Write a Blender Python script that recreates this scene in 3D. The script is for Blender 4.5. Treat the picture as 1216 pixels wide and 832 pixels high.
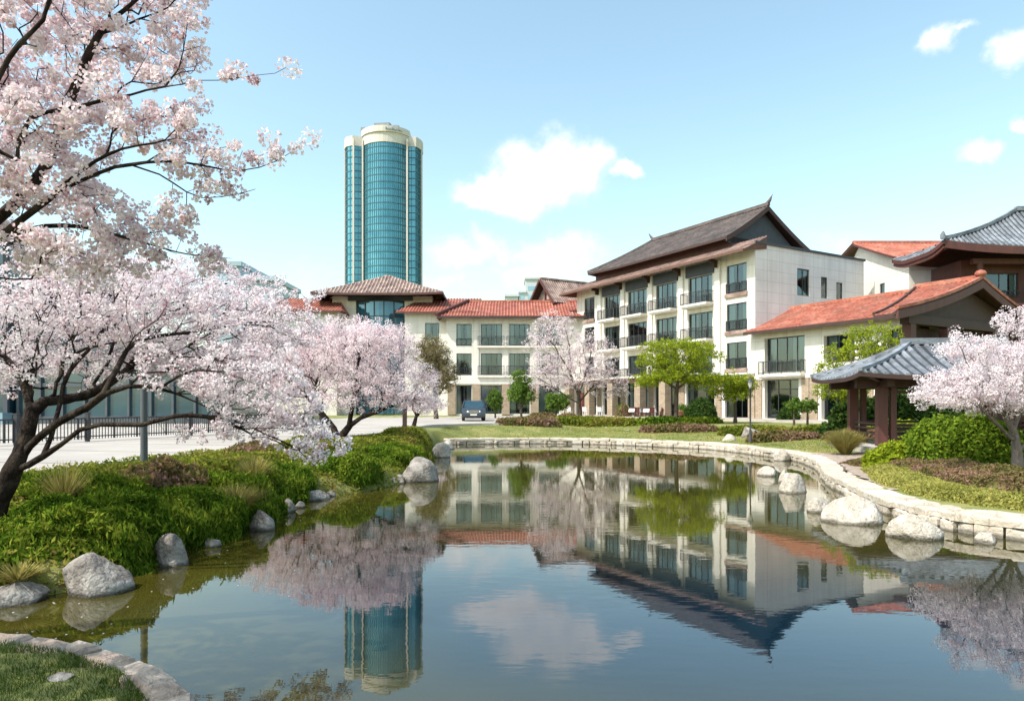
import bpy, bmesh, math, random
import numpy as np
from mathutils import Vector, Matrix
random.seed(7); RNG = np.random.default_rng(7)
R = math.radians
for _o in list(bpy.data.objects): bpy.data.objects.remove(_o)
scn = bpy.context.scene; COL = scn.collection

# ------------------------------------------------------------------ camera
F = 811.0; HOR = 480.0; H = 2.2
cam = bpy.data.cameras.new("camera"); camo = bpy.data.objects.new("camera", cam); COL.objects.link(camo)
camo.location = (0, 0, H); camo.rotation_euler = (R(90), 0, 0)
cam.sensor_width = 36; cam.lens = 36 * F / 1216; cam.shift_y = 64 / 1216
cam.clip_start = 0.1; cam.clip_end = 6000
scn.camera = camo
# ------------------------------------------------------------------ light and exposure
SUNV = Vector((-0.53, -0.34, 0.78)).normalized()
scn.view_settings.view_transform = 'Standard'; scn.view_settings.look = 'None'
scn.view_settings.gamma = 1; scn.view_settings.use_curve_mapping = False
scn.view_settings.exposure = 0.62
w = bpy.data.worlds.new("World"); scn.world = w; w.use_nodes = True
nt = w.node_tree; nt.nodes.clear()
def N(t, **k):
    n = nt.nodes.new(t)
    for a, b in k.items(): setattr(n, a, b)
    return n
def L(a, b): nt.links.new(a, b)
def mth(op, a, b=None, c=None, clamp=False):
    n = N('ShaderNodeMath', operation=op); n.use_clamp = clamp
    for i, v in enumerate((a, b, c)):
        if v is None: continue
        if isinstance(v, (int, float)): n.inputs[i].default_value = v
        else: L(v, n.inputs[i])
    return n.outputs[0]
sky = N('ShaderNodeTexSky'); sky.sky_type = 'NISHITA'; sky.sun_disc = False
el = math.asin(SUNV.z); sky.sun_elevation = el
sky.sun_rotation = math.atan2(SUNV.x, SUNV.y) % (2 * math.pi)
sky.altitude = 0; sky.air_density = 1.15; sky.dust_density = 1.6; sky.ozone_density = 1.6
tc = N('ShaderNodeTexCoord'); sep = N('ShaderNodeSeparateXYZ'); L(tc.outputs['Generated'], sep.inputs[0])
yy = mth('MAXIMUM', sep.outputs[1], 0.02)
ga = mth('DIVIDE', sep.outputs[0], yy); gb = mth('DIVIDE', sep.outputs[2], yy)
wn = N('ShaderNodeTexNoise'); wn.inputs['Scale'].default_value = 11; wn.inputs['Detail'].default_value = 9; wn.inputs['Roughness'].default_value = 0.6; L(tc.outputs['Generated'], wn.inputs['Vector'])
ws = N('ShaderNodeSeparateColor'); L(wn.outputs[1], ws.inputs[0])
ga = mth('ADD', ga, mth('MULTIPLY', mth('SUBTRACT', ws.outputs[0], .5), .13)); gb = mth('ADD', gb, mth('MULTIPLY', mth('SUBTRACT', ws.outputs[1], .5), .10))
nz = N('ShaderNodeTexNoise'); nz.inputs['Scale'].default_value = 13; nz.inputs['Detail'].default_value = 10; nz.inputs['Roughness'].default_value = 0.62
L(tc.outputs['Generated'], nz.inputs['Vector'])
nz2 = N('ShaderNodeTexNoise'); nz2.inputs['Scale'].default_value = 30; nz2.inputs['Detail'].default_value = 5
L(tc.outputs['Generated'], nz2.inputs['Vector'])
acc = None
CLOUDS = [(612, 232, 68, 26, 0, 1), (655, 205, 62, 44, 0, 1.05), (690, 195, 30, 30, 0, .8), (740, 201, 24, 13, 0, .75), (575, 238, 24, 12, 0, .5),
          (560, 300, 95, 26, 0, .62), (660, 305, 80, 32, 0, .5), (600, 330, 150, 26, 0, .42), (1112, 52, 36, 20, .45, .95), (1142, 33, 30, 9, .35, .7),
          (1206, 60, 32, 24, .4, 1.0), (1162, 174, 34, 15, 0, .72), (1212, 142, 18, 12, 0, .8), (1000, 285, 60, 20, 0, .38), (300, 330, 120, 30, 0, .3),
          (1330, 90, 60, 30, 0, .9), (-60, 120, 100, 40, 0, .7), (640, -190, 120, 40, .1, .55), (500, -260, 100, 30, 0, .5)]
for (px, py, rx, ry, th, amp) in CLOUDS:
    ca, cb = (px - 608) / F, (HOR - py) / F
    da = mth('SUBTRACT', ga, ca); db = mth('SUBTRACT', gb, cb)
    c_, s_ = math.cos(th), math.sin(th)
    p = mth('ADD', mth('MULTIPLY', da, c_ * F / rx), mth('MULTIPLY', db, s_ * F / rx))
    q = mth('ADD', mth('MULTIPLY', da, -s_ * F / ry), mth('MULTIPLY', db, c_ * F / ry))
    d2 = mth('ADD', mth('MULTIPLY', p, p), mth('MULTIPLY', q, q))
    g = mth('MULTIPLY', mth('POWER', 2.718, mth('MULTIPLY', d2, -0.9)), amp)
    acc = g if acc is None else mth('MAXIMUM', acc, g)
nsum = mth('ADD', mth('MULTIPLY', mth('SUBTRACT', nz.outputs[0], 0.5), 1.35), mth('MULTIPLY', mth('SUBTRACT', nz2.outputs[0], 0.5), 0.5))
cm = mth('ADD', acc, mth('MULTIPLY', nsum, mth('ADD', mth('MULTIPLY', acc, 1.35), 0.10)))
mr = N('ShaderNodeMapRange'); mr.interpolation_type = 'SMOOTHSTEP'; L(cm, mr.inputs[0])
mr.inputs[1].default_value = 0.2; mr.inputs[2].default_value = 0.74; mr.inputs[3].default_value = 0; mr.inputs[4].default_value = 0.95
hz = N('ShaderNodeMix', data_type='RGBA'); hz.blend_type = 'MULTIPLY'; hz.inputs[0].default_value = 1; hz.inputs[7].default_value = (1.84, 1.87, 1.54, 1)
L(sky.outputs[0], hz.inputs[6])
mx = N('ShaderNodeMix', data_type='RGBA'); L(mr.outputs[0], mx.inputs[0]); L(hz.outputs[2], mx.inputs[6]); cr = N('ShaderNodeValToRGB'); cr.color_ramp.elements[0].position = .3; cr.color_ramp.elements[1].position = .6; cr.color_ramp.elements[0].color = (5.6, 6.1, 6.6, 1); cr.color_ramp.elements[1].color = (7.4, 7.45, 7.5, 1); L(nz.outputs[0], cr.inputs[0]); L(cr.outputs[0], mx.inputs[7])
bg = N('ShaderNodeBackground'); bg.inputs[1].default_value = 0.12; L(mx.outputs[2], bg.inputs[0])
wo = N('ShaderNodeOutputWorld'); L(bg.outputs[0], wo.inputs[0])
sun = bpy.data.lights.new("sun", 'SUN'); sun.energy = 3.6; sun.angle = R(0.53); sun.color = (1, 0.95, 0.885)
so = bpy.data.objects.new("sun", sun); COL.objects.link(so); so.rotation_euler = SUNV.to_track_quat('Z', 'Y').to_euler(); so.location = (0, 0, 60)
scn.cycles.max_bounces = 6; scn.cycles.transparent_max_bounces = 8; scn.cycles.caustics_reflective = False; scn.cycles.caustics_refractive = False
scn.cycles.use_denoising = True

# ------------------------------------------------------------------ helpers
def W(px, py, Y): return Vector(((px - 608) * Y / F, Y, H - (py - HOR) * Y / F))
def smooth(a, b, x):
    t = np.clip((x - a) / (b - a), 0, 1); return t * t * (3 - 2 * t)
def tag(o, label=None, cat=None, group=None, kind=None):
    if label: o['label'] = label
    if cat: o['category'] = cat
    if group: o['group'] = group
    if kind: o['kind'] = kind
    return o
def empty(name, loc=(0, 0, 0), rz=0, label=None, cat=None, group=None):
    o = bpy.data.objects.new(name, None); COL.objects.link(o); o.location = loc; o.rotation_euler = (0, 0, rz)
    o.empty_display_size = .3
    return tag(o, label, cat, group)
class MB:
    def __init__(s): s.v = []; s.f = []; s.m = []; s.sm = []
    def add(s, vs, fs, mi=0, sm=False):
        b = len(s.v); s.v += [tuple(p) for p in vs]
        for f in fs: s.f.append(tuple(b + i for i in f)); s.m.append(mi); s.sm.append(sm)
    def quad(s, a, b, c, d, mi=0): s.add([a, b, c, d], [(0, 1, 2, 3)], mi)
    def box(s, x0, x1, y0, y1, z0, z1, mi=0):
        s.add([(x0, y0, z0), (x1, y0, z0), (x1, y1, z0), (x0, y1, z0), (x0, y0, z1), (x1, y0, z1), (x1, y1, z1), (x0, y1, z1)],
              [(0, 3, 2, 1), (4, 5, 6, 7), (0, 1, 5, 4), (1, 2, 6, 5), (2, 3, 7, 6), (3, 0, 4, 7)], mi)
    def obox(s, o, ex, ey, ez, mi=0):      # parallelepiped from a corner and three edges
        o, ex, ey, ez = map(Vector, (o, ex, ey, ez))
        s.add([o, o + ex, o + ex + ey, o + ey, o + ez, o + ex + ez, o + ex + ey + ez, o + ey + ez],
              [(0, 3, 2, 1), (4, 5, 6, 7), (0, 1, 5, 4), (1, 2, 6, 5), (2, 3, 7, 6), (3, 0, 4, 7)], mi)
    def prism(s, pts, z0, z1, mi=0, top=None):
        n = len(pts); b = [(p[0], p[1], z0) for p in pts]; t = [(p[0], p[1], z1) for p in (top or pts)]
        s.add(b + t, [tuple(range(n - 1, -1, -1)), tuple(range(n, 2 * n))] + [(i, (i + 1) % n, n + (i + 1) % n, n + i) for i in range(n)], mi)
    def rings(s, rs, mi=0, cap=True, sm=True):
        n = len(rs[0]); vs = [p for r in rs for p in r]; fs = []
        for k in range(len(rs) - 1):
            for i in range(n): fs.append((k * n + i, k * n + (i + 1) % n, (k + 1) * n + (i + 1) % n, (k + 1) * n + i))
        s.add(vs, fs, mi, sm)
        if cap:
            s.add(rs[0], [tuple(range(n - 1, -1, -1))], mi); s.add(rs[-1], [tuple(range(n))], mi)
    def tube(s, pts, rad, n=8, mi=0, cap=True):
        pts = [Vector(p) for p in pts]; rs = []
        if not hasattr(rad, '__len__'): rad = [rad] * len(pts)
        for i, p in enumerate(pts):
            d = (pts[min(i + 1, len(pts) - 1)] - pts[max(i - 1, 0)]).normalized()
            ref = Vector((1, 0.01, 0)) if abs(d.z) > .8 else Vector((0, 0, 1))
            a = d.cross(ref).normalized(); b = a.cross(d).normalized()
            rs.append([p + rad[i] * (math.cos(2 * math.pi * k / n) * a - math.sin(2 * math.pi * k / n) * b) for k in range(n)])
        s.rings(rs, mi, cap)
    def lathe(s, c, prof, n=16, mi=0):
        s.rings([[(c[0] + r * math.cos(2 * math.pi * k / n), c[1] + r * math.sin(2 * math.pi * k / n), c[2] + z) for k in range(n)] for r, z in prof], mi)
    def build(s, name, mats, parent=None, loc=None):
        me = bpy.data.meshes.new(name); me.from_pydata(s.v, [], s.f)
        if not isinstance(mats, (list, tuple)): mats = [mats]
        for m in mats: me.materials.append(m)
        me.polygons.foreach_set('material_index', s.m); me.polygons.foreach_set('use_smooth', s.sm); me.update()
        o = bpy.data.objects.new(name, me); COL.objects.link(o)
        if parent: o.parent = parent
        if loc is not None: o.location = loc
        return o
def np_mesh(name, V, Fc, mats, parent=None, rnd=None, smooth_=False, mi=None):
    """V (n,3), Fc: list of (m,k) index arrays"""
    me = bpy.data.meshes.new(name); V = np.asarray(V, dtype=np.float32)
    me.vertices.add(len(V)); me.vertices.foreach_set('co', V.ravel())
    loops = np.concatenate([f.ravel() for f in Fc]); tot = np.concatenate([np.full(len(f), f.shape[1]) for f in Fc])
    st = np.concatenate([[0], np.cumsum(tot)[:-1]])
    me.loops.add(len(loops)); me.loops.foreach_set('vertex_index', loops.astype(np.int32))
    me.polygons.add(len(tot)); me.polygons.foreach_set('loop_start', st.astype(np.int32))
    try: me.polygons.foreach_set('loop_total', tot.astype(np.int32))
    except Exception: pass
    if smooth_: me.polygons.foreach_set('use_smooth', np.ones(len(tot), dtype=bool))
    if mi is not None: me.polygons.foreach_set('material_index', np.asarray(mi, dtype=np.int32))
    if rnd is not None:
        a = me.attributes.new('rnd', 'FLOAT', 'FACE'); a.data.foreach_set('value', np.asarray(rnd, dtype=np.float32))
    if not isinstance(mats, (list, tuple)): mats = [mats]
    for m in mats: me.materials.append(m)
    me.update(calc_edges=True); me.validate()
    o = bpy.data.objects.new(name, me); COL.objects.link(o)
    if parent: o.parent = parent
    return o
def cards(P, size, ns=4, asp=1.0, nrm=None, nb=0.0, up=0.0, cup=0.0):
    """flat little leaf or petal polygons at P; returns verts and faces"""
    n = len(P); d = RNG.normal(size=(n, 3)); d /= np.linalg.norm(d, axis=1)[:, None]
    if nrm is not None: d = d * (1 - nb) + nrm * nb
    d /= np.linalg.norm(d, axis=1)[:, None] + 1e-9
    r = RNG.normal(size=(n, 3)); r[:, 2] += up
    b = r - (r * d).sum(1)[:, None] * d; b /= np.linalg.norm(b, axis=1)[:, None] + 1e-9
    a = np.cross(b, d); size = np.broadcast_to(size, (n,))[:, None, None]
    ang = np.arange(ns) * 2 * math.pi / ns + .3 * (ns > 4)
    if ns == 4: ca, sa = np.array([0, 1, 0, -1]) , np.array([-1, -.1, 1, -.1])
    else: ca, sa = np.cos(ang), np.sin(ang)
    V = P[:, None, :] + size * (asp * ca[None, :, None] * a[:, None, :] + sa[None, :, None] * b[:, None, :])
    if cup: V = V + size * cup * RNG.normal(size=(n, ns, 1)) * d[:, None, :]
    return V.reshape(-1, 3), np.arange(n * ns).reshape(n, ns)

# ------------------------------------------------------------------ materials
MATS = {}
def newmat(name):
    m = bpy.data.materials.new(name); m.use_nodes = True; m.node_tree.nodes.clear(); MATS[name] = m; return m, m.node_tree
def mk(name, c1, c2=None, scale=4, rough=.8, bump=0, bscale=20, metal=0, detail=6, stretch=(1, 1, 1), spec=.5, c3=None, s3=1, extra=None):
    m, t = newmat(name); n = t.nodes; l = t.links
    out = n.new('ShaderNodeOutputMaterial'); p = n.new('ShaderNodeBsdfPrincipled'); l.new(p.outputs[0], out.inputs[0])
    p.inputs['Roughness'].default_value = rough; p.inputs['Metallic'].default_value = metal; p.inputs['Specular IOR Level'].default_value = spec
    tc = n.new('ShaderNodeTexCoord'); mp = n.new('ShaderNodeMapping'); mp.inputs['Scale'].default_value = stretch; l.new(tc.outputs['Object'], mp.inputs[0])
    c2 = c2 or tuple(x * .85 for x in c1)
    nz = n.new('ShaderNodeTexNoise'); nz.inputs['Scale'].default_value = scale; nz.inputs['Detail'].default_value = detail; nz.inputs['Roughness'].default_value = .62; l.new(mp.outputs[0], nz.inputs['Vector'])
    rp = n.new('ShaderNodeValToRGB'); rp.color_ramp.elements[0].position = .34; rp.color_ramp.elements[1].position = .66
    rp.color_ramp.elements[0].color = (*c1, 1); rp.color_ramp.elements[1].color = (*c2, 1); l.new(nz.outputs[0], rp.inputs[0])
    col = rp.outputs[0]
    if c3:
        n3 = n.new('ShaderNodeTexNoise'); n3.inputs['Scale'].default_value = s3; n3.inputs['Detail'].default_value = 4; l.new(tc.outputs['Object'], n3.inputs['Vector'])
        r3 = n.new('ShaderNodeValToRGB'); r3.color_ramp.elements[0].position = .45; r3.color_ramp.elements[1].position = .62; l.new(n3.outputs[0], r3.inputs[0])
        mm = n.new('ShaderNodeMix'); mm.data_type = 'RGBA'; l.new(r3.outputs[0], mm.inputs[0]); l.new(col, mm.inputs[6]); mm.inputs[7].default_value = (*c3, 1); col = mm.outputs[2]
    l.new(col, p.inputs['Base Color'])
    if bump:
        nb = n.new('ShaderNodeTexNoise'); nb.inputs['Scale'].default_value = bscale; nb.inputs['Detail'].default_value = 8; l.new(mp.outputs[0], nb.inputs['Vector'])
        bp = n.new('ShaderNodeBump'); bp.inputs['Strength'].default_value = bump; bp.inputs['Distance'].default_value = .05; l.new(nb.outputs[0], bp.inputs['Height']); l.new(bp.outputs[0], p.inputs['Normal'])
    if extra: extra(t, p, col, tc)
    return m
def leafmat(name, stops, trans=.35, gloss=0, mottle=0):
    m, t = newmat(name); n = t.nodes; l = t.links
    out = n.new('ShaderNodeOutputMaterial'); at = n.new('ShaderNodeAttribute'); at.attribute_name = 'rnd'
    rp = n.new('ShaderNodeValToRGB'); e = rp.color_ramp.elements
    while len(e) < len(stops): e.new(.5)
    for i, (p, c) in enumerate(stops): e[i].position = p; e[i].color = (*c, 1)
    l.new(at.outputs['Fac'], rp.inputs[0]); col = rp.outputs[0]
    if mottle:
        tc = n.new('ShaderNodeTexCoord'); nz = n.new('ShaderNodeTexNoise'); nz.inputs['Scale'].default_value = mottle; l.new(tc.outputs['Object'], nz.inputs[0])
        ad = n.new('ShaderNodeMath'); ad.operation = 'MULTIPLY_ADD'; ad.inputs[1].default_value = 1.6; ad.inputs[2].default_value = -.8; l.new(nz.outputs[0], ad.inputs[0])
        a2 = n.new('ShaderNodeMath'); a2.operation = 'ADD'; l.new(ad.outputs[0], a2.inputs[0]); l.new(at.outputs['Fac'], a2.inputs[1]); l.new(a2.outputs[0], rp.inputs[0])
    d = n.new('ShaderNodeBsdfDiffuse'); tr = n.new('ShaderNodeBsdfTranslucent'); mx = n.new('ShaderNodeMixShader'); mx.inputs[0].default_value = trans
    l.new(col, d.inputs[0]); l.new(col, tr.inputs[0]); l.new(d.outputs[0], mx.inputs[1]); l.new(tr.outputs[0], mx.inputs[2]); s = mx.outputs[0]
    if gloss:
        g = n.new('ShaderNodeBsdfGlossy'); g.inputs['Roughness'].default_value = .45; m2 = n.new('ShaderNodeMixShader'); m2.inputs[0].default_value = gloss
        l.new(s, m2.inputs[1]); l.new(g.outputs[0], m2.inputs[2]); s = m2.outputs[0]
    l.new(s, out.inputs[0]); return m
def brickx(c1, c2, mortar, bw, bh, sc=1.0):
    def ex(t, p, col, tc):
        n = t.nodes; l = t.links
        # box-style coordinates: (x+y, z) so that courses run round corners
        sp = n.new('ShaderNodeSeparateXYZ'); l.new(tc.outputs['Object'], sp.inputs[0])
        ad = n.new('ShaderNodeMath'); ad.operation = 'ADD'; l.new(sp.outputs[0], ad.inputs[0]); l.new(sp.outputs[1], ad.inputs[1])
        cb = n.new('ShaderNodeCombineXYZ'); l.new(ad.outputs[0], cb.inputs[0]); l.new(sp.outputs[2], cb.inputs[1])
        b = n.new('ShaderNodeTexBrick'); b.inputs['Scale'].default_value = sc; b.inputs['Brick Width'].default_value = bw; b.inputs['Row Height'].default_value = bh
        b.inputs['Mortar Size'].default_value = .02; b.inputs['Color1'].default_value = (*c1, 1); b.inputs['Color2'].default_value = (*c2, 1); b.inputs['Mortar'].default_value = (*mortar, 1)
        l.new(cb.outputs[0], b.inputs['Vector'])
        m = n.new('ShaderNodeMix'); m.data_type = 'RGBA'; m.blend_type = 'MULTIPLY'; m.inputs[0].default_value = .6; l.new(b.outputs[0], m.inputs[6]); l.new(col, m.inputs[7])
        g = n.new('ShaderNodeGamma'); g.inputs[1].default_value = .82; l.new(m.outputs[2], g.inputs[0]); l.new(g.outputs[0], p.inputs['Base Color'])
    return ex
def wetx(t, p, col, tc):
    n = t.nodes; l = t.links; g = n.new('ShaderNodeNewGeometry'); sp = n.new('ShaderNodeSeparateXYZ'); l.new(g.outputs['Position'], sp.inputs[0])
    nz = n.new('ShaderNodeTexNoise'); nz.inputs['Scale'].default_value = 6; l.new(g.outputs['Position'], nz.inputs['Vector'])
    a = n.new('ShaderNodeMath'); a.operation = 'MULTIPLY_ADD'; a.inputs[1].default_value = -.10; l.new(nz.outputs[0], a.inputs[0]); l.new(sp.outputs[2], a.inputs[2])
    r = n.new('ShaderNodeMapRange'); r.inputs[1].default_value = -.03; r.inputs[2].default_value = .02; r.inputs[3].default_value = .32; r.inputs[4].default_value = 1; l.new(a.outputs[0], r.inputs[0])
    vo = n.new('ShaderNodeTexVoronoi'); vo.feature = 'DISTANCE_TO_EDGE'; vo.inputs['Scale'].default_value = 2.3
    wv = n.new('ShaderNodeVectorMath'); wv.operation = 'ADD'; n4 = n.new('ShaderNodeTexNoise'); n4.inputs['Scale'].default_value = 3; n4.inputs['Detail'].default_value = 6; l.new(tc.outputs['Object'], n4.inputs['Vector']); l.new(tc.outputs['Object'], wv.inputs[0]); l.new(n4.outputs[1], wv.inputs[1]); l.new(wv.outputs[0], vo.inputs['Vector'])
    vr = n.new('ShaderNodeMapRange'); vr.inputs[1].default_value = 0; vr.inputs[2].default_value = .035; vr.inputs[3].default_value = .55; vr.inputs[4].default_value = 1; l.new(vo.outputs[0], vr.inputs[0])
    mm = n.new('ShaderNodeMath'); mm.operation = 'MULTIPLY'; l.new(r.outputs[0], mm.inputs[0]); l.new(vr.outputs[0], mm.inputs[1])
    m = n.new('ShaderNodeMix'); m.data_type = 'RGBA'; m.blend_type = 'MULTIPLY'; m.inputs[0].default_value = 1; l.new(col, m.inputs[6]); l.new(mm.outputs[0], m.inputs[7]); l.new(m.outputs[2], p.inputs['Base Color'])
def stuccox(jx, jz, amt):
    def ex(t, p, col, tc):
        n = t.nodes; l = t.links; mp = n.new('ShaderNodeMapping'); mp.inputs['Scale'].default_value = (1.6, 1.6, .12); l.new(tc.outputs['Object'], mp.inputs[0])
        nz = n.new('ShaderNodeTexNoise'); nz.inputs['Scale'].default_value = 1.4; nz.inputs['Detail'].default_value = 7; l.new(mp.outputs[0], nz.inputs['Vector'])
        r = n.new('ShaderNodeMapRange'); r.inputs[1].default_value = .42; r.inputs[2].default_value = .72; r.inputs[3].default_value = 1; r.inputs[4].default_value = 1 - amt; l.new(nz.outputs[0], r.inputs[0])
        sp = n.new('ShaderNodeSeparateXYZ'); l.new(tc.outputs['Object'], sp.inputs[0]); ad = n.new('ShaderNodeMath'); ad.operation = 'ADD'; l.new(sp.outputs[0], ad.inputs[0]); l.new(sp.outputs[1], ad.inputs[1])
        cb = n.new('ShaderNodeCombineXYZ'); l.new(ad.outputs[0], cb.inputs[0]); l.new(sp.outputs[2], cb.inputs[1])
        b = n.new('ShaderNodeTexBrick'); b.offset = 0; b.inputs['Scale'].default_value = 1; b.inputs['Brick Width'].default_value = jx; b.inputs['Row Height'].default_value = jz; b.inputs['Mortar Size'].default_value = .018
        b.inputs['Color1'].default_value = (1, 1, 1, 1); b.inputs['Color2'].default_value = (.955, .955, .955, 1); b.inputs['Mortar'].default_value = (.72, .71, .70, 1); l.new(cb.outputs[0], b.inputs['Vector'])
        m = n.new('ShaderNodeMix'); m.data_type = 'RGBA'; m.blend_type = 'MULTIPLY'; m.inputs[0].default_value = 1; l.new(col, m.inputs[6]); l.new(b.outputs[0], m.inputs[7])
        m2 = n.new('ShaderNodeMix'); m2.data_type = 'RGBA'; m2.blend_type = 'MULTIPLY'; m2.inputs[0].default_value = 1; l.new(m.outputs[2], m2.inputs[6]); l.new(r.outputs[0], m2.inputs[7]); l.new(m2.outputs[2], p.inputs['Base Color'])
    return ex
def tilex(t, p, col, tc):
    n = t.nodes; l = t.links; mp = n.new('ShaderNodeMapping'); mp.inputs['Scale'].default_value = (2.9, 2.9, 5); l.new(tc.outputs['Object'], mp.inputs[0])
    v = n.new('ShaderNodeTexVoronoi'); v.inputs['Scale'].default_value = 1; l.new(mp.outputs[0], v.inputs['Vector']); sc = n.new('ShaderNodeSeparateColor'); l.new(v.outputs['Color'], sc.inputs[0])
    nz = n.new('ShaderNodeTexNoise'); nz.inputs['Scale'].default_value = .55; nz.inputs['Detail'].default_value = 7; l.new(tc.outputs['Object'], nz.inputs['Vector'])
    r = n.new('ShaderNodeMapRange'); r.inputs[3].default_value = .68; r.inputs[4].default_value = 1.18; l.new(sc.outputs[0], r.inputs[0])
    r2 = n.new('ShaderNodeMapRange'); r2.inputs[1].default_value = .35; r2.inputs[2].default_value = .7; r2.inputs[3].default_value = 1.06; r2.inputs[4].default_value = .72; l.new(nz.outputs[0], r2.inputs[0])
    mm = n.new('ShaderNodeMath'); mm.operation = 'MULTIPLY'; l.new(r.outputs[0], mm.inputs[0]); l.new(r2.outputs[0], mm.inputs[1])
    m = n.new('ShaderNodeMix'); m.data_type = 'RGBA'; m.blend_type = 'MULTIPLY'; m.inputs[0].default_value = 1; l.new(col, m.inputs[6]); l.new(mm.outputs[0], m.inputs[7]); l.new(m.outputs[2], p.inputs['Base Color'])
M = {}
M['stucco'] = mk('stucco', (.80, .755, .69), (.75, .70, .635), 1.2, .9, .25, 60, c3=(.73, .685, .62), s3=.35, extra=stuccox(3.1, 3.25, .12))
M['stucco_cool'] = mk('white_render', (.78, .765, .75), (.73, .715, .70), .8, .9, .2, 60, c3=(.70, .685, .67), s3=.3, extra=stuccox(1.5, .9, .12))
M['stone'] = mk('stone_cladding', (.9, .85, .8), (.6, .55, .5), 3, .9, .5, 14, extra=brickx((.42, .31, .21), (.30, .22, .15), (.22, .18, .14), .42, .17))
M['frame'] = mk('dark_frame', (.035, .038, .04), (.05, .05, .055), 3, .45)
M['rail'] = mk('rail_metal', (.03, .032, .036), (.045, .045, .05), 3, .5)
M['maroon'] = mk('maroon_timber', (.105, .033, .025), (.065, .024, .019), 3, .6, .2, 30, stretch=(1, 1, .2))
M['darkwood'] = mk('dark_timber', (.06, .026, .02), (.04, .02, .017), 3, .65, .2, 30)
M['soffit'] = mk('soffit_timber', (.14, .075, .05), (.10, .05, .035), 3, .8)
M['bluegrey'] = mk('slate_paint', (.06, .07, .085), (.05, .055, .065), 2, .7)
def tile(name, c1, c2, c3): return mk(name, c1, c2, 2.2, .72, .5, 12, c3=c3, s3=1.1, detail=9, extra=tilex)
M['redtile'] = tile('red_roof_tile', (.44, .135, .085), (.33, .095, .06), (.50, .20, .135))
M['browntile'] = tile('brown_roof_tile', (.27, .16, .13), (.37, .24, .20), (.20, .125, .105))
M['greytile'] = tile('dark_roof_tile', (.115, .085, .078), (.155, .12, .11), (.095, .08, .075))
M['bluetile'] = tile('blue_grey_tile', (.19, .21, .245), (.28, .305, .34), (.15, .165, .19))
M['rosetile'] = tile('pale_rose_tile', (.38, .27, .23), (.46, .35, .30), (.27, .17, .14))
M['redpan_shaded'] = tile('red_pan_tile_shaded', (.27, .07, .045), (.20, .05, .035), (.31, .10, .065))  # pan tiles: shadow and dirt between the ribs put into a darker colour
M['brownpan_shaded'] = tile('brown_pan_tile_shaded', (.085, .05, .042), (.13, .08, .065), (.06, .04, .035))
M['greypan_shaded'] = tile('dark_pan_tile_shaded', (.06, .045, .042), (.085, .065, .06), (.05, .042, .04))
M['bluepan_shaded'] = tile('blue_grey_pan_tile_shaded', (.05, .06, .075), (.08, .092, .11), (.04, .047, .058))
M['rosepan_shaded'] = tile('rose_pan_tile_shaded', (.17, .11, .09), (.22, .15, .12), (.12, .07, .06))
M['concrete'] = mk('concrete', (.44, .40, .36), (.38, .345, .31), .6, .9, .15, 30, c3=(.34, .31, .28), s3=.25)
M['kerb'] = mk('kerb_stone', (.5, .46, .41), (.42, .38, .34), 3, .9, .3, 30)
M['wallstone'] = mk('edging_stone', (.56, .49, .40), (.42, .35, .27), 2.5, .9, .7, 12, c3=(.60, .54, .46), s3=1.3, extra=wetx)
M['pinkstone'] = mk('pink_edging_stone', (.33, .26, .21), (.23, .175, .14), 5, .9, .9, 22, c3=(.38, .32, .27), s3=2.7)
M['joint'] = mk('wet_mortar', (.11, .09, .065), (.07, .06, .045), 4, .8, .4, 20)
M['rock'] = mk('boulder', (.50, .445, .375), (.33, .285, .235), 5, .92, 1.0, 16, c3=(.58, .52, .45), s3=3.4, detail=12, extra=wetx)
M['rockdark'] = mk('grey_boulder', (.27, .24, .215), (.15, .13, .115), 6, .92, 1.0, 18, c3=(.36, .33, .30), s3=4, detail=12, extra=wetx)
M['gravel'] = mk('gravel', (.38, .29, .235), (.25, .18, .14), 26, .95, .6, 50, c3=(.42, .35, .29), s3=6)
M['bark'] = mk('cherry_bark', (.012, .008, .007), (.028, .019, .015), 9, .9, 1.0, 26, spec=.12, stretch=(1, 1, .5), c3=(.055, .042, .033), s3=5)
M['barkpale'] = mk('pale_bark', (.22, .18, .155), (.13, .10, .085), 9, .9, .8, 26, stretch=(1, 1, .5))
M['barkgreen'] = mk('brown_bark', (.10, .072, .05), (.06, .042, .03), 9, .9, .8, 26)
M['lawn'] = mk('lawn', (.20, .215, .055), (.145, .165, .04), 1.6, .95, .6, 55, c3=(.26, .245, .08), s3=.6, detail=10)
M['white'] = mk('white_cloth', (.78, .78, .77), (.7, .7, .7), 4, .8)
M['redpaint'] = mk('red_paint', (.14, .035, .03), (.10, .03, .025), 4, .6)
M['curtain'] = mk('curtain', (.62, .64, .62), (.5, .53, .52), 2, .9, stretch=(6, 6, .3))
M['room'] = mk('unlit_room', (.035, .04, .042), (.02, .022, .025), .7, .9)  # backing behind the panes, the unlit interior put into its dark colour
M['tower_cream'] = mk('tower_cladding', (.60, .56, .51), (.54, .50, .46), .2, .8)
M['towergrey'] = mk('tower_plant', (.22, .25, .27), (.17, .19, .21), .3, .7)
M['farwall'] = mk('far_wall', (.50, .54, .57), (.44, .48, .51), .1, .8)
M['carpaint'] = mk('blue_grey_car_paint', (.075, .09, .11), (.06, .075, .095), 2, .25, metal=.5)
M['cardark'] = mk('black_car_paint', (.02, .02, .025), (.03, .03, .035), 2, .25, metal=.3)
M['rubber'] = mk('rubber', (.02, .02, .02), (.03, .03, .03), 5, .8)
M['chrome'] = mk('chrome', (.6, .6, .62), (.5, .5, .52), 3, .2, metal=1)
M['headlight'] = mk('headlight_glass', (.75, .78, .8), (.6, .6, .65), 3, .1)
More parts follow.
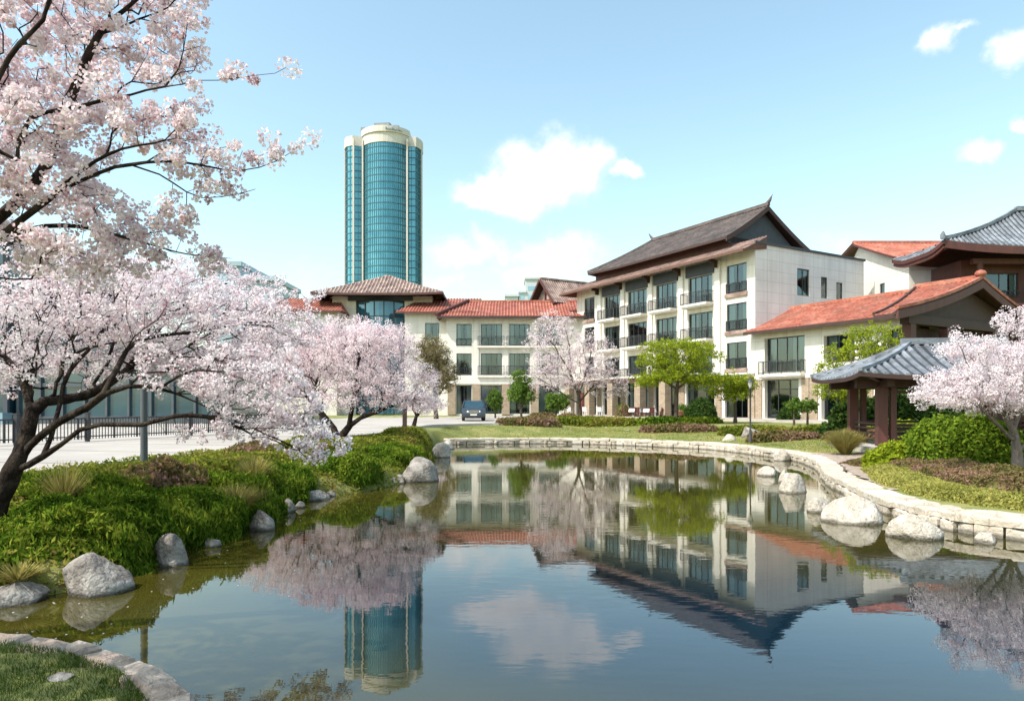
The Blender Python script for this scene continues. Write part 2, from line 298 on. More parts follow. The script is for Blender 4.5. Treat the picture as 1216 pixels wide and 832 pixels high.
M['plate'] = mk('number_plate', (.75, .75, .72), (.7, .7, .66), 3, .5)
M['lampglass'] = mk('lantern_glass', (.72, .7, .62), (.62, .6, .55), 3, .2)
M['steel'] = mk('grey_steel', (.075, .09, .10), (.06, .07, .08), 3, .5)
M['terracotta'] = mk('terracotta', (.30, .12, .07), (.22, .09, .05), 4, .8)
def glassmat(name, tint, refl, rough=.03, bump=.0, ior=1.9):
    m, t = newmat(name); n = t.nodes; l = t.links
    out = n.new('ShaderNodeOutputMaterial'); tr = n.new('ShaderNodeBsdfTransparent'); tr.inputs[0].default_value = (*tint, 1)
    g = n.new('ShaderNodeBsdfGlossy'); g.inputs[0].default_value = (*refl, 1); g.inputs['Roughness'].default_value = rough
    fr = n.new('ShaderNodeFresnel'); fr.inputs[0].default_value = ior
    mx = n.new('ShaderNodeMixShader'); l.new(fr.outputs[0], mx.inputs[0]); l.new(tr.outputs[0], mx.inputs[1]); l.new(g.outputs[0], mx.inputs[2]); l.new(mx.outputs[0], out.inputs[0])
    if bump:
        tc = n.new('ShaderNodeTexCoord'); nb = n.new('ShaderNodeTexNoise'); nb.inputs['Scale'].default_value = .5; l.new(tc.outputs['Object'], nb.inputs['Vector'])
        bp = n.new('ShaderNodeBump'); bp.inputs['Strength'].default_value = bump; bp.inputs['Distance'].default_value = .1; l.new(nb.outputs[0], bp.inputs['Height'])
        l.new(bp.outputs[0], g.inputs['Normal'])
    return m
M['glass'] = glassmat('window_glass', (.72, .82, .84), (.75, .9, .95), bump=.05, ior=2.1)
def teal(name, c1, c2, scale, rough=.08, spec=1.0, metal=.35):
    return mk(name, c1, c2, scale, rough, .12, .35, metal=metal, spec=spec, stretch=(1, 1, 1.6))
M['tealglass'] = teal('teal_glass', (.04, .22, .29), (.10, .33, .40), .16, metal=.4)
M['towerband'] = mk('tower_band', (.035, .13, .17), (.025, .10, .135), .2, .5)
M['navyglass'] = teal('navy_glass', (.02, .06, .085), (.03, .09, .12), .3, metal=.2)
M['paleglass'] = teal('pale_glass', (.20, .34, .42), (.28, .42, .50), .2)
# petals and leaves
M['petal'] = leafmat('cherry_petal', [(0, (.55, .32, .37)), (.08, (.78, .63, .67)), (.5, (.87, .785, .81)), (1, (.91, .86, .875))], .40)
M['petalpink'] = leafmat('pink_cherry_petal', [(0, (.52, .29, .33)), (.10, (.77, .60, .635)), (.6, (.865, .755, .78)), (1, (.91, .84, .855))], .38)
M['leaf_lime'] = leafmat('lime_leaf', [(0, (.15, .21, .015)), (.5, (.28, .35, .025)), (1, (.42, .46, .045))], .45)
M['leaf_green'] = leafmat('green_leaf', [(0, (.06, .13, .02)), (.5, (.12, .21, .035)), (1, (.20, .29, .06))], .4)
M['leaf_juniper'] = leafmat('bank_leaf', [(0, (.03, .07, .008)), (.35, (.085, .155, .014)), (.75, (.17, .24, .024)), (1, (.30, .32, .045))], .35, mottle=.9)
M['leaf_bankyellow'] = leafmat('yellow_green_leaf', [(0, (.08, .12, .015)), (.45, (.19, .215, .03)), (.8, (.29, .28, .05)), (1, (.30, .19, .08))], .35, mottle=.8)
M['leaf_heather'] = leafmat('heather_leaf', [(0, (.09, .10, .03)), (.4, (.19, .16, .06)), (.75, (.28, .165, .10)), (1, (.32, .19, .18))], .3, mottle=1.1)
M['leaf_gold'] = leafmat('gold_leaf', [(0, (.20, .19, .03)), (.5, (.36, .36, .1)), (1, (.48, .42, .12))], .35, mottle=1.2)
M['leaf_dark'] = leafmat('dark_leaf', [(0, (.02, .045, .012)), (.5, (.045, .085, .02)), (1, (.09, .14, .03))], .3)
M['leaf_olive'] = leafmat('olive_bud', [(0, (.15, .12, .05)), (.5, (.23, .19, .09)), (1, (.30, .26, .12))], .3)
M['leaf_straw'] = leafmat('straw_blade', [(0, (.17, .15, .04)), (.5, (.33, .28, .08)), (1, (.45, .40, .16))], .35)
M['blade'] = leafmat('grass_blade', [(0, (.025, .055, .008)), (.5, (.055, .10, .014)), (1, (.11, .16, .03))], .35, mottle=1.5)

# water
def water():
    m, t = newmat('pond_water'); n = t.nodes; l = t.links
    out = n.new('ShaderNodeOutputMaterial'); p = n.new('ShaderNodeBsdfPrincipled'); l.new(p.outputs[0], out.inputs[0])
    p.inputs['Roughness'].default_value = .0; p.inputs['IOR'].default_value = 1.74
    tc = n.new('ShaderNodeTexCoord')
    nz = n.new('ShaderNodeTexNoise'); nz.inputs['Scale'].default_value = .35; nz.inputs['Detail'].default_value = 8; l.new(tc.outputs['Object'], nz.inputs['Vector'])
    rp = n.new('ShaderNodeValToRGB'); rp.color_ramp.elements[0].position = .35; rp.color_ramp.elements[1].position = .68
    rp.color_ramp.elements[0].color = (.034, .031, .005, 1); rp.color_ramp.elements[1].color = (.062, .053, .009, 1); l.new(nz.outputs[0], rp.inputs[0])
    at = n.new('ShaderNodeAttribute'); at.attribute_name = 'depth'; dm = n.new('ShaderNodeMix'); dm.data_type = 'RGBA'; l.new(at.outputs['Fac'], dm.inputs[0]); l.new(rp.outputs[0], dm.inputs[6]); dm.inputs[7].default_value = (.004, .016, .028, 1)  # blue of the mirrored sky painted into the water colour by this mask
    l.new(dm.outputs[2], p.inputs['Base Color'])
    mp = n.new('ShaderNodeMapping'); mp.inputs['Scale'].default_value = (.9, 2.2, 1); l.new(tc.outputs['Object'], mp.inputs[0])
    b1 = n.new('ShaderNodeTexNoise'); b1.inputs['Scale'].default_value = 2.6; b1.inputs['Detail'].default_value = 3; l.new(mp.outputs[0], b1.inputs['Vector'])
    b2 = n.new('ShaderNodeTexNoise'); b2.inputs['Scale'].default_value = .22; b2.inputs['Detail'].default_value = 2; l.new(tc.outputs['Object'], b2.inputs['Vector'])
    r2 = n.new('ShaderNodeMapRange'); r2.inputs[1].default_value = .4; r2.inputs[2].default_value = .65; r2.inputs[3].default_value = .3; r2.inputs[4].default_value = 1; l.new(b2.outputs[0], r2.inputs[0])
    mm = n.new('ShaderNodeMath'); mm.operation = 'MULTIPLY'; l.new(b1.outputs[0], mm.inputs[0]); l.new(r2.outputs[0], mm.inputs[1])
    bp = n.new('ShaderNodeBump'); bp.inputs['Strength'].default_value = 1; bp.inputs['Distance'].default_value = .0016; l.new(mm.outputs[0], bp.inputs['Height']); l.new(bp.outputs[0], p.inputs['Normal'])
    return m
M['water'] = water()

# ------------------------------------------------------------------ pond, ground
POND = [(8.25, 11), (7.6, 12.1), (7.5, 13.6), (7.7, 15), (8.1, 16.7), (8.7, 19), (10.1, 22.6), (10.9, 26.2), (10.6, 29.2), (9.6, 33.2), (7.4, 35.4), (5.1, 37.2), (2, 38.2), (-1, 37.9), (-3.6, 37.2),
        (-4.0, 35), (-3.7, 32.4), (-3.1, 28.5), (-2.9, 25.5), (-2.6, 21.5), (-2.8, 19.8), (-3.3, 17.5), (-4.5, 15.8), (-4.8, 14.3), (-4.67, 12.3), (-4.75, 9.9), (-4.7, 8.1), (-5.2, 7.6), (-6.5, 7.3), (-8, 7.1), (-9, 6.8),
        (-8, 6.55), (-6.3, 6.5), (-4.74, 6.33), (-3.8, 6.05), (-3.2, 5.75), (-2.7, 5.37), (-2.36, 5.0), (-1.9, 4.4), (-1, 3.8), (1, 3.3), (4, 3.0), (7.5, 3.4), (10.5, 4.8), (11, 7), (10, 9.2)]
def catmull(pts, step, closed=False):
    P = [np.array(p, float) for p in pts]; n = len(P); out = []
    rng = range(n) if closed else range(n - 1)
    for i in rng:
        if closed: p0, p1, p2, p3 = P[i - 1], P[i], P[(i + 1) % n], P[(i + 2) % n]
        else: p0, p1, p2, p3 = P[max(i - 1, 0)], P[i], P[i + 1], P[min(i + 2, n - 1)]
        k = max(1, int(np.linalg.norm(p2 - p1) / step))
        for j in range(k):
            t = j / k
            out.append(.5 * ((2 * p1) + (-p0 + p2) * t + (2 * p0 - 5 * p1 + 4 * p2 - p3) * t * t + (-p0 + 3 * p1 - 3 * p2 + p3) * t ** 3))
    if not closed: out.append(P[-1])
    return np.array(out)
PS = catmull(POND, .3, True)
def sdist(x, y, poly):
    """signed distance, positive outside"""
    x = np.asarray(x, float).ravel(); y = np.asarray(y, float).ravel(); A = np.asarray(poly, float); Bp = np.roll(A, -1, axis=0)
    best = np.full(len(x), 1e18); ins = np.zeros(len(x), bool)
    for (ax, ay), (bx, by) in zip(A, Bp):
        ex, ey = bx - ax, by - ay; t = np.clip(((x - ax) * ex + (y - ay) * ey) / (ex * ex + ey * ey + 1e-12), 0, 1)
        best = np.minimum(best, (x - ax - t * ex) ** 2 + (y - ay - t * ey) ** 2)
        c = ((ay > y) != (by > y)); ins ^= c & (x < (bx - ax) * (y - ay) / (by - ay + 1e-15) + ax)
    d = np.sqrt(best); return np.where(ins, -d, d)
KERB = [(-13.5, 3), (-10.2, 9), (-8.9, 12.4), (-8.1, 17), (-7.2, 21), (-6.0, 27), (-5.6, 32), (-5.4, 37), (-4.6, 41), (-2, 43.6), (1.2, 44.6), (2.2, 47), (1.8, 52), (2.3, 58)]
KS = catmull(KERB, .6)
ROAD = [tuple(p) for p in KS] + [(2.4, 78), (-90, 78), (-90, -10), (-20, -10)]
GZ = .9
def ground_z(x, y):
    shp = np.shape(x); x = np.asarray(x, float).ravel(); y = np.asarray(y, float).ravel()
    d = sdist(x, y, PS[::3]); dr = sdist(x, y, ROAD[::2] + [ROAD[-1]])
    left = (x < -2.4) & (y > 7) & (y < 37)
    inland = .33 + .22 * smooth(1, 5, d) + .35 * smooth(5, 12, d) * smooth(34, 44, y)
    inland = np.where(y > 44, np.maximum(inland, .9 * smooth(40, 48, y)), inland)
    bl = .35 + .5 * smooth(.3, 3, d)
    base = np.where(left, bl, inland)
    base = base + (GZ - .03 - base) * (1 - smooth(.2, 3.5, dr))
    base = np.where((x < -1.0) & (y < 7), .12 + (base - .12) * smooth(1.5, 5, d), base)
    e = np.where(left, smooth(-.5, .7, d), np.where((x < -1) & (y < 7), smooth(.0, .25, d), smooth(.15, .55, d)))
    z = -.7 + (base + .7) * e
    return z.reshape(shp)
def gz(x, y): return float(ground_z(np.array([x]), np.array([y]))[0])
def axis(fine, far, lo, hi, step):
    a = list(np.arange(lo, hi + 1e-6, step)); s = step; v = hi
    while v < far: s *= 1.35; v += s; a.append(v)
    s = step; v = lo; b = []
    while v > -far: s *= 1.35; v -= s; b.append(v)
    return np.array(b[::-1] + a)
gx = axis(0, 3000, -22, 26, .3); gy = axis(0, 3000, 0, 52, .3)
XX, YY = np.meshgrid(gx, gy); ZZ = ground_z(XX, YY)
ZZ += (RNG.normal(size=ZZ.shape) * .012) * (np.abs(ZZ - (GZ - .03)) > .005)
nx, ny = len(gx), len(gy); idx = np.arange(nx * ny).reshape(ny, nx)
fc = np.stack([idx[:-1, :-1].ravel(), idx[:-1, 1:].ravel(), idx[1:, 1:].ravel(), idx[1:, :-1].ravel()], 1)
tag(np_mesh('ground', np.stack([XX.ravel(), YY.ravel(), ZZ.ravel()], 1), [fc], M['lawn'], smooth_=True), kind='structure')
wx_ = np.arange(-10.5, 12.6, .35); wy_ = np.arange(2.2, 39.6, .35); WX, WY = np.meshgrid(wx_, wy_); WD = sdist(WX, WY, PS[::2]).reshape(WX.shape)
i = np.arange(WX.size).reshape(WX.shape); q = np.stack([i[:-1, :-1].ravel(), i[:-1, 1:].ravel(), i[1:, 1:].ravel(), i[1:, :-1].ravel()], 1); q = q[(WD.ravel()[q] < .42).any(1)]
us, inv_ = np.unique(q, return_inverse=True); VW = np.stack([WX.ravel(), WY.ravel(), 0 * WX.ravel()], 1)[us]
wt = np_mesh('pond_water', VW, [inv_.reshape(-1, 4)], M['water'], smooth_=True)
at_ = wt.data.attributes.new('depth', 'FLOAT', 'POINT'); at_.data.foreach_set('value', (smooth(.3, 3.0, -WD.ravel()[us]) * (1 - .93 * smooth(7.5, 13.5, VW[:, 1] + .35 * np.abs(VW[:, 0])))).astype(np.float32)); tag(wt, kind='structure')  # mask for the painted sky blue: strong offshore, fading with distance
# road sheet
def sheet(name, poly, z, m, **k):
    bm = bmesh.new(); vs = [bm.verts.new((p[0], p[1], z)) for p in poly]
    es = [bm.edges.new((vs[i], vs[(i + 1) % len(vs)])) for i in range(len(vs))]
    bmesh.ops.triangle_fill(bm, use_beauty=True, use_dissolve=False, edges=es)
    bmesh.ops.recalc_face_normals(bm, faces=bm.faces)
    for f in bm.faces:
        if f.normal.z < 0: f.normal_flip()
    me = bpy.data.meshes.new(name); bm.to_mesh(me); bm.free(); me.materials.append(m)
    o = bpy.data.objects.new(name, me); COL.objects.link(o); tag(o, kind='structure'); return o
sheet('road', ROAD, GZ - .012, M['concrete'])
def ribbon(mb, pts, w0, w1, z0, z1, mi=0):
    P = np.asarray(pts, float); T = np.gradient(P, axis=0); T /= np.linalg.norm(T, axis=1)[:, None]; Nn = np.stack([T[:, 1], -T[:, 0]], 1)
    rs = []
    for p, n in zip(P, Nn):
        a = p + n * w0; b = p + n * w1
        rs.append([(a[0], a[1], z0), (b[0], b[1], z0), (b[0], b[1], z1), (a[0], a[1], z1)])
    mb.rings(rs, mi, True, False)
mb = MB(); ribbon(mb, KS, 0, .22, .6, GZ + .10)
tag(mb.build('kerb', M['kerb']), kind='structure')
# expansion joints on the road
mb = MB()
for k in range(1, len(KS) - 2, 5):
    p, q = Vector((*KS[k], 0)), Vector((*KS[k + 1], 0)); d = (q - p).normalized(); n = Vector((-d.y, d.x, 0))
    if KS[k][1] > 42: break
    mb.obox(p + n * .05 + Vector((0, 0, GZ - .02)), n * 7.5, d * .03, Vector((0, 0, .0125)))
tag(mb.build('road_joint_lines', M['joint']), kind='structure')
# terrace in front of the big building
SF = Vector((-.497, .868, 0)).normalized(); VF = Vector((SF.y, -SF.x, 0)); C0 = Vector((20.3, 57, 0))
def AL(s, t, z=0): p = C0 + SF * s + VF * t; return Vector((p.x, p.y, z))
sheet('patio_paving', [AL(25, -4.5)[:2], AL(-11, -4.2)[:2], AL(-11, .2)[:2], AL(25, .2)[:2]], GZ + .13, M['concrete'])
mb = MB(); a = AL(25, -4.5, 0); mb.obox(AL(25, -4.5, .3), SF * -36, VF * .2, Vector((0, 0, GZ + .125 - .3)))
tag(mb.build('patio_kerb', M['kerb']), kind='structure')
def draped(name, poly, m, dz=.02, step=.3):
    A = np.array(poly); lo = A.min(0) - .2; hi = A.max(0) + .2
    xs = np.arange(lo[0], hi[0], step); ys = np.arange(lo[1], hi[1], step); X, Y = np.meshgrid(xs, ys)
    Z = ground_z(X, Y) + dz; ins = (sdist(X, Y, poly) < 0).reshape(X.shape)
    i = np.arange(X.size).reshape(X.shape); q = np.stack([i[:-1, :-1].ravel(), i[:-1, 1:].ravel(), i[1:, 1:].ravel(), i[1:, :-1].ravel()], 1)
    keep = ins.ravel()[q].sum(1) >= 2
    o = np_mesh(name, np.stack([X.ravel(), Y.ravel(), Z.ravel()], 1), [q[keep]], m, smooth_=True); tag(o, kind='structure'); return o
draped('gravel_path', [(8.2, 14.9), (8.7, 16.6), (9.3, 18.8), (10.6, 22.4), (11.4, 26), (13.6, 25.4), (14.6, 24.2), (12.6, 23.2), (11.3, 21.9), (10.3, 18.6), (9.5, 16.2), (8.6, 14.4)], M['gravel'], .03, .2)

# ------------------------------------------------------------------ stone edging
def block(mb, c, ex, ey, lx, ly, z0, z1, ch=.035, jit=.04):
    pts = []
    for (a, b) in ((-.5, -.5), (0, -.52), (.5, -.5), (.52, 0), (.5, .5), (0, .52), (-.5, .5), (-.52, 0)):
        pts.append(Vector(c) + ex * (a * lx + random.uniform(-jit, jit)) + ey * (b * ly + random.uniform(-jit, jit)))
    cc = Vector(c); dz = [random.uniform(-.02, .02) for _ in pts]
    r0 = [Vector((p.x, p.y, z0)) for p in pts]; r1 = [Vector((p.x, p.y, z1 - ch + d)) for p, d in zip(pts, dz)]
    r2 = []
    for p, d in zip(pts, dz):
        v = p - cc; L_ = v.length; q = cc + v * (1 - ch / L_ * 1.1); r2.append(Vector((q.x, q.y, z1 + d)))
    mb.rings([r0, r1, r2], 0, True, False)
def edging(name, label, pts, width, ztop, mat, slen=(.45, .95), rows=2, group=None, jt=.04):
    """flat coping stones over a course of small rubble, along the shore"""
    P = catmull(pts, .05); seg = np.linalg.norm(np.diff(P, axis=0), axis=1); S = np.concatenate([[0], np.cumsum(seg)])
    def at(s):
        x = np.interp(s, S, P[:, 0]); y = np.interp(s, S, P[:, 1]); x2 = np.interp(s + .15, S, P[:, 0]); y2 = np.interp(s + .15, S, P[:, 1]); x1 = np.interp(s - .15, S, P[:, 0]); y1 = np.interp(s - .15, S, P[:, 1])
        d = Vector((x2 - x1, y2 - y1, 0)).normalized(); return Vector((x, y, 0)), d
    p, d = at(S[-1] / 2); n = Vector((-d.y, d.x, 0)); q = p + n * .3
    sg = 1 if sdist([q.x], [q.y], PS)[0] > 0 else -1
    root = empty(name, (P[len(P) // 2][0], P[len(P) // 2][1], 0), 0, label, 'stone edging', group); inv = Vector((-root.location.x, -root.location.y, 0))
    mb = MB(); s = 0
    while s < S[-1] - .2:
        l = random.uniform(*slen); split = random.random() < .3 and rows > 1
        p, d = at(s + l / 2); n = Vector((-d.y, d.x, 0)) * sg
        wv = width * random.uniform(.9, 1.1); z1 = ztop + random.uniform(-.015, .02)
        if split:
            block(mb, p + n * (wv * .25) + inv, d, n, l - .03, wv * .5, z1 - .15, z1, jit=jt); block(mb, p + n * (wv * .78) + inv, d, n, l - .03, wv * .5, z1 - .15, z1 + random.uniform(-.02, .01))
        else: block(mb, p + n * (wv * .5) + inv, d, n, l - .02, wv, z1 - .15, z1, jit=jt)
        s += l
    mb.build('coping', mat, root)
    mb = MB()
    for r in range(rows):
        z0 = ztop - .15 - (r + 1) * .19; s = random.uniform(0, .3)
        while s < S[-1] - .2:
            l = random.uniform(.2, .6); p, d = at(s + l / 2); n = Vector((-d.y, d.x, 0)) * sg
            block(mb, p + n * (.16 + random.uniform(-.03, .05)) + inv, d, n, l - .025, .34, z0 - .01, z0 + .185, .03, .03); s += l
    mb.build('rubble_course', mat, root)
    mb = MB(); ribbon(mb, [(at(s)[0] + Vector((0, 0, 0)) + inv + Vector((-at(s)[1].y, at(s)[1].x, 0)) * sg * (.1 + width * .4))[:2] for s in np.arange(0.1, S[-1] - .1, .25)], -width * .38, width * .38, -.6, ztop - .1)
    mb.build('mortar_bed', M['joint'], root)
    return root
edging('stone_edging', 'low pale stone edging curving along the right and far shore of the pond', [(11, 7), (10, 9.2)] + POND[:15], .62, .33, M['wallstone'])
edging('stone_edging', 'flat pinkish stone edging between the near lawn corner and the water', POND[31:41], .26, .10, M['pinkstone'], (.3, .7), 1, jt=.012)

# ------------------------------------------------------------------ boulders
ICO = {}
def ico(n):
    if n not in ICO:
        b = bmesh.new(); bmesh.ops.create_icosphere(b, subdivisions=n, radius=1); b.verts.ensure_lookup_table()
        ICO[n] = (np.array([v.co[:] for v in b.verts]), np.array([[v.index for v in f.verts] for f in b.faces])); b.free()
    return ICO[n]
def vnoise(P, f, seed):
    r = np.random.default_rng(seed); o = np.zeros(len(P))
    for k in range(7):
        d = r.normal(size=3); o += np.sin(P @ d * f * (1 + .35 * k) + r.uniform(0, 6.28)) / (1 + .35 * k)
    return o / 3
def rock(label, x, y, rx, ry, h, mat, seed, z=None, rz=None, group='boulders along the pond shore', detail=4, sink=.25):
    r = np.random.default_rng(seed); V, Fi = ico(detail); k = 13
    Nn = r.normal(size=(k, 3)); Nn /= np.linalg.norm(Nn, axis=1)[:, None]; dd = r.uniform(.74, .98, k)
    dots = V @ Nn.T; rad = np.where(dots > .05, dd / np.maximum(dots, .05), 9).min(1); rad = np.minimum(rad, 1.12)
    P = V * rad[:, None]; P *= (1 + .035 * vnoise(V, 5, seed) + .016 * vnoise(V, 14, seed + 1) + .008 * vnoise(V, 34, seed + 2))[:, None]
    P[:, 2] = P[:, 2] / P[:, 2].max(); P *= np.array([rx, ry, h])
    a = r.uniform(-.5, .5) if rz is None else rz; c, s = math.cos(a), math.sin(a); P[:, :2] = P[:, :2] @ np.array([[c, s], [-s, c]])
    zz = (0 if z is None else z)
    keep = P[:, 2] < -sink * h; P[keep, 2] = -sink * h
    o = np_mesh('boulder', P, [Fi], mat, smooth_=True); o.location = (x, y, zz)
    tag(o, label, 'boulder', group); return o
def rockpx(label, px, pyb, wpx, hpx, mat, seed, z=0, **k):
    Y = (H - z) * F / (pyb - HOR); x = (px - 608) * Y / F; wd = wpx * Y / F / 2 * .9; h = hpx * Y / F * .9
    return rock(label, x, Y + wd * .45, wd, wd * .75, h, mat, seed, z=z, **k)
rk, rd = M['rock'], M['rockdark']
rockpx('largest grey boulder at the foot of the left bank under the cherry trunk', 103, 706, 88, 52, rd, 11, rz=.1)
rockpx('grey boulder tucked between the dark left shrubs and the straw coloured tuft', 198, 672, 46, 42, rd, 12)
rockpx('flat grey boulder cut by the left edge of the photo', 4, 718, 84, 26, rd, 13)
rockpx('small rounded grey boulder beyond the straw coloured tuft on the left bank', 308, 629, 34, 26, rd, 14)
rockpx('small pale boulder just behind the rounded one beyond the straw tuft', 341, 608, 20, 18, rd, 15)
rockpx('low flat boulder on the left shore below the yellow green mounds', 372, 594, 38, 13, rd, 16)
rockpx('thin flat stone at the water between the low flat boulder and the big dark one', 412, 583, 30, 9, rd, 17)
rockpx('small pale stone next to the thin flat stone on the left shore', 438, 579, 22, 9, rk, 18)
rockpx('flat stone touching the big dark boulder at the end of the left bank', 460, 575, 24, 11, rd, 19)
rockpx('big dark rounded boulder below the clipped hedge at the end of the left bank', 497, 572, 50, 33, rd, 20)
for i, (px, py, ww, hh, lb) in enumerate([(392, 589, 16, 8, 'little stone between the low flat boulder and the thin flat stone'), (425, 581, 14, 7, 'little stone between the thin flat stone and its small pale neighbour'), (449, 577, 13, 8, 'little stone left of the flat stone that touches the dark boulder'), (474, 574, 15, 12, 'little stone leaning on the left side of the big dark boulder'), (355, 603, 14, 9, 'little stone right of the small pale boulder beyond the straw tuft'), (250, 650, 22, 12, 'little wet stone in the shade below the straw coloured tuft')]):
    rockpx(lb, px, py, ww, hh, rd, 70 + i, detail=3)
rockpx('pale broken boulder where the left bank meets the far stone edging', 524, 543, 26, 20, rk, 21)
rockpx('pale angular stone beside the far end of the left bank hedge', 531, 533, 18, 12, rk, 22)
rockpx('pale boulder in the water between the largest pale one and the lone little stone', 1092, 639, 62, 32, rk, 31)
rockpx('largest pale boulder standing in the water on the right', 1021, 621, 76, 34, rk, 32)
rockpx('small pale boulder just left of the largest one in the right water', 976, 608, 31, 19, rk, 33)
rockpx('rough grey cube shaped boulder in the water behind the small pale one', 944, 585, 38, 26, rk, 34)
rockpx('small white boulder leaning on the rough grey one in the water', 932, 573, 16, 18, rk, 35)
rockpx('pale low boulder farthest out in the right water by the lamp reflection', 913, 565, 25, 13, rk, 36)
rockpx('lone little pale stone in the water at the right edge of the photo', 1176, 645, 30, 13, rk, 37)
rockpx('pale boulder leaning on the stone edging past the street lantern', 931, 547, 24, 16, rk, 38)
rockpx('round white boulder on the lawn left of the street lantern', 866, 524, 18, 10, rk, 39, z=.33, group='boulders on the lawn')
rockpx('brown grey boulder in the planting just behind the street lantern', 893, 519, 26, 14, rd, 40, z=.5, group='boulders on the lawn')
rockpx('flat pale stone lying in the grass of the near lawn corner', 68, 806, 34, 4, rd, 41, z=.13, group='boulders on the lawn')
for i, (px, py, ww, hh, tx) in enumerate([(722, 513, 17, 7, 'leftmost'), (738, 512, 18, 9, 'tallest'), (752, 510, 13, 6, 'rear'), (747, 515, 22, 5, 'flattest'), (800, 514, 11, 6, 'stray right hand')]):
    rockpx(tx + ' white stone of the pile on the far lawn between the two hedges', px, py, ww, hh, rk, 50 + i, z=.36, group='white stones piled on the far lawn', detail=3)

# ------------------------------------------------------------------ roofs and buildings
def slope(mb, e0, e1, r1, r0, th=.16, prof=0.0, lift=(0, 0), rib=.32, rr=.05, nu=1, nv=1, ridge_mi=0, soff=1):
    """roof slope from eave e0-e1 to top r0-r1, sagging profile, lifted corners; real ribs of tile"""
    e0, e1, r0, r1 = map(Vector, (e0, e1, r0, r1)); ex = (e1 - e0); Le = ex.length; exn = ex.normalized()
    curved = prof or lift[0] or lift[1]
    if curved: nu, nv = max(nu, 14), max(nv, 7)
    def S(u, w_, dz=0):
        p = (e0.lerp(e1, u)).lerp(r0.lerp(r1, u), w_); p = p.copy()
        if curved:
            zb = e0.lerp(e1, u).z; zt = r0.lerp(r1, u).z; ww = w_ * (1 - prof) + prof * w_ * w_
            p.z = zb + (zt - zb) * ww + (lift[0] * max(0, 1 - u / .35) ** 2.2 + lift[1] * max(0, 1 - (1 - u) / .35) ** 2.2) * (1 - w_) ** 1.5
        p.z += dz; return p
    g = [[S(i / nu, j / nv) for i in range(nu + 1)] for j in range(nv + 1)]; g2 = [[S(i / nu, j / nv, -th) for i in range(nu + 1)] for j in range(nv + 1)]
    flat = [p for r in g for p in r]; n1 = nu + 1
    mb.add(flat, [(j * n1 + i, j * n1 + i + 1, (j + 1) * n1 + i + 1, (j + 1) * n1 + i) for j in range(nv) for i in range(nu)], 2 if rib else 0, False)
    flat2 = [p for r in g2 for p in r]
    mb.add(flat2, [(j * n1 + i, (j + 1) * n1 + i, (j + 1) * n1 + i + 1, j * n1 + i + 1) for j in range(nv) for i in range(nu)], soff, False)
    for i in range(nu): mb.quad(g2[0][i], g2[0][i + 1], g[0][i + 1], g[0][i], soff)
    for j in range(nv):
        mb.quad(g2[j + 1][0], g2[j][0], g[j][0], g[j + 1][0], soff); mb.quad(g2[j][nu], g2[j + 1][nu], g[j + 1][nu], g[j][nu], soff)
    if rib:
        a = (r0 - e0).dot(exn); b = (r1 - e0).dot(exn); nr = int(Le / rib)
        lo = min(0, a); hi = max(Le, b); k0 = int(lo / rib); k1 = int(hi / rib)
        for k in range(k0, k1 + 1):
            x = (k + .5) * rib; pts = []
            for j in range(nv * 2 + 1):
                w_ = j / (nv * 2); xl = a * w_; xr = Le + (b - Le) * w_
                if xl - 1e-6 <= x <= xr + 1e-6 and xr - xl > 1e-4: pts.append((w_, (x - xl) / (xr - xl)))
            # exact crossing with the slanted sides
            def cross(sidefn):
                for w_ in np.linspace(0, 1, 61):
                    xl = a * w_; xr = Le + (b - Le) * w_
                    if sidefn(xl, xr) and xr - xl > 1e-3: yield w_, (x - xl) / (xr - xl)
            al = [(w_, u) for w_, u in cross(lambda xl, xr: xl <= x <= xr)]
            if len(al) < 2: continue
            pts = [al[0]] + [p for p in pts if al[0][0] < p[0] < al[-1][0]] + [al[-1]]
            P = [S(u, w_, .0) for w_, u in pts]
            prev = None
            for q in P:
                c = [q - exn * rr + Vector((0, 0, -.01)), q - exn * rr * .55 + Vector((0, 0, rr * .8)), q + exn * rr * .55 + Vector((0, 0, rr * .8)), q + exn * rr + Vector((0, 0, -.01))]
                if prev: mb.add(prev + c, [(0, 1, 5, 4), (1, 2, 6, 5), (2, 3, 7, 6)], 0)
                else: mb.add(c, [(0, 3, 2, 1)], 0)
                prev = c
    return S
def bar(mb, a, b, wd, ht, mi=0):
    a, b = Vector(a), Vector(b); d = (b - a).normalized(); s = d.cross(Vector((0, 0, 1))).normalized() * wd; u = s.cross(d).normalized() * ht
    mb.obox(a - s * .5, b - a, s, u, mi)
def crest(mb, S, u_edge, mi=0, wd=.22, ht=.2, n=8, side=0):
    pts = [S(u_edge, j / n, .02) for j in range(n + 1)]
    for p, q in zip(pts, pts[1:]): bar(mb, p, q, wd, ht, mi)
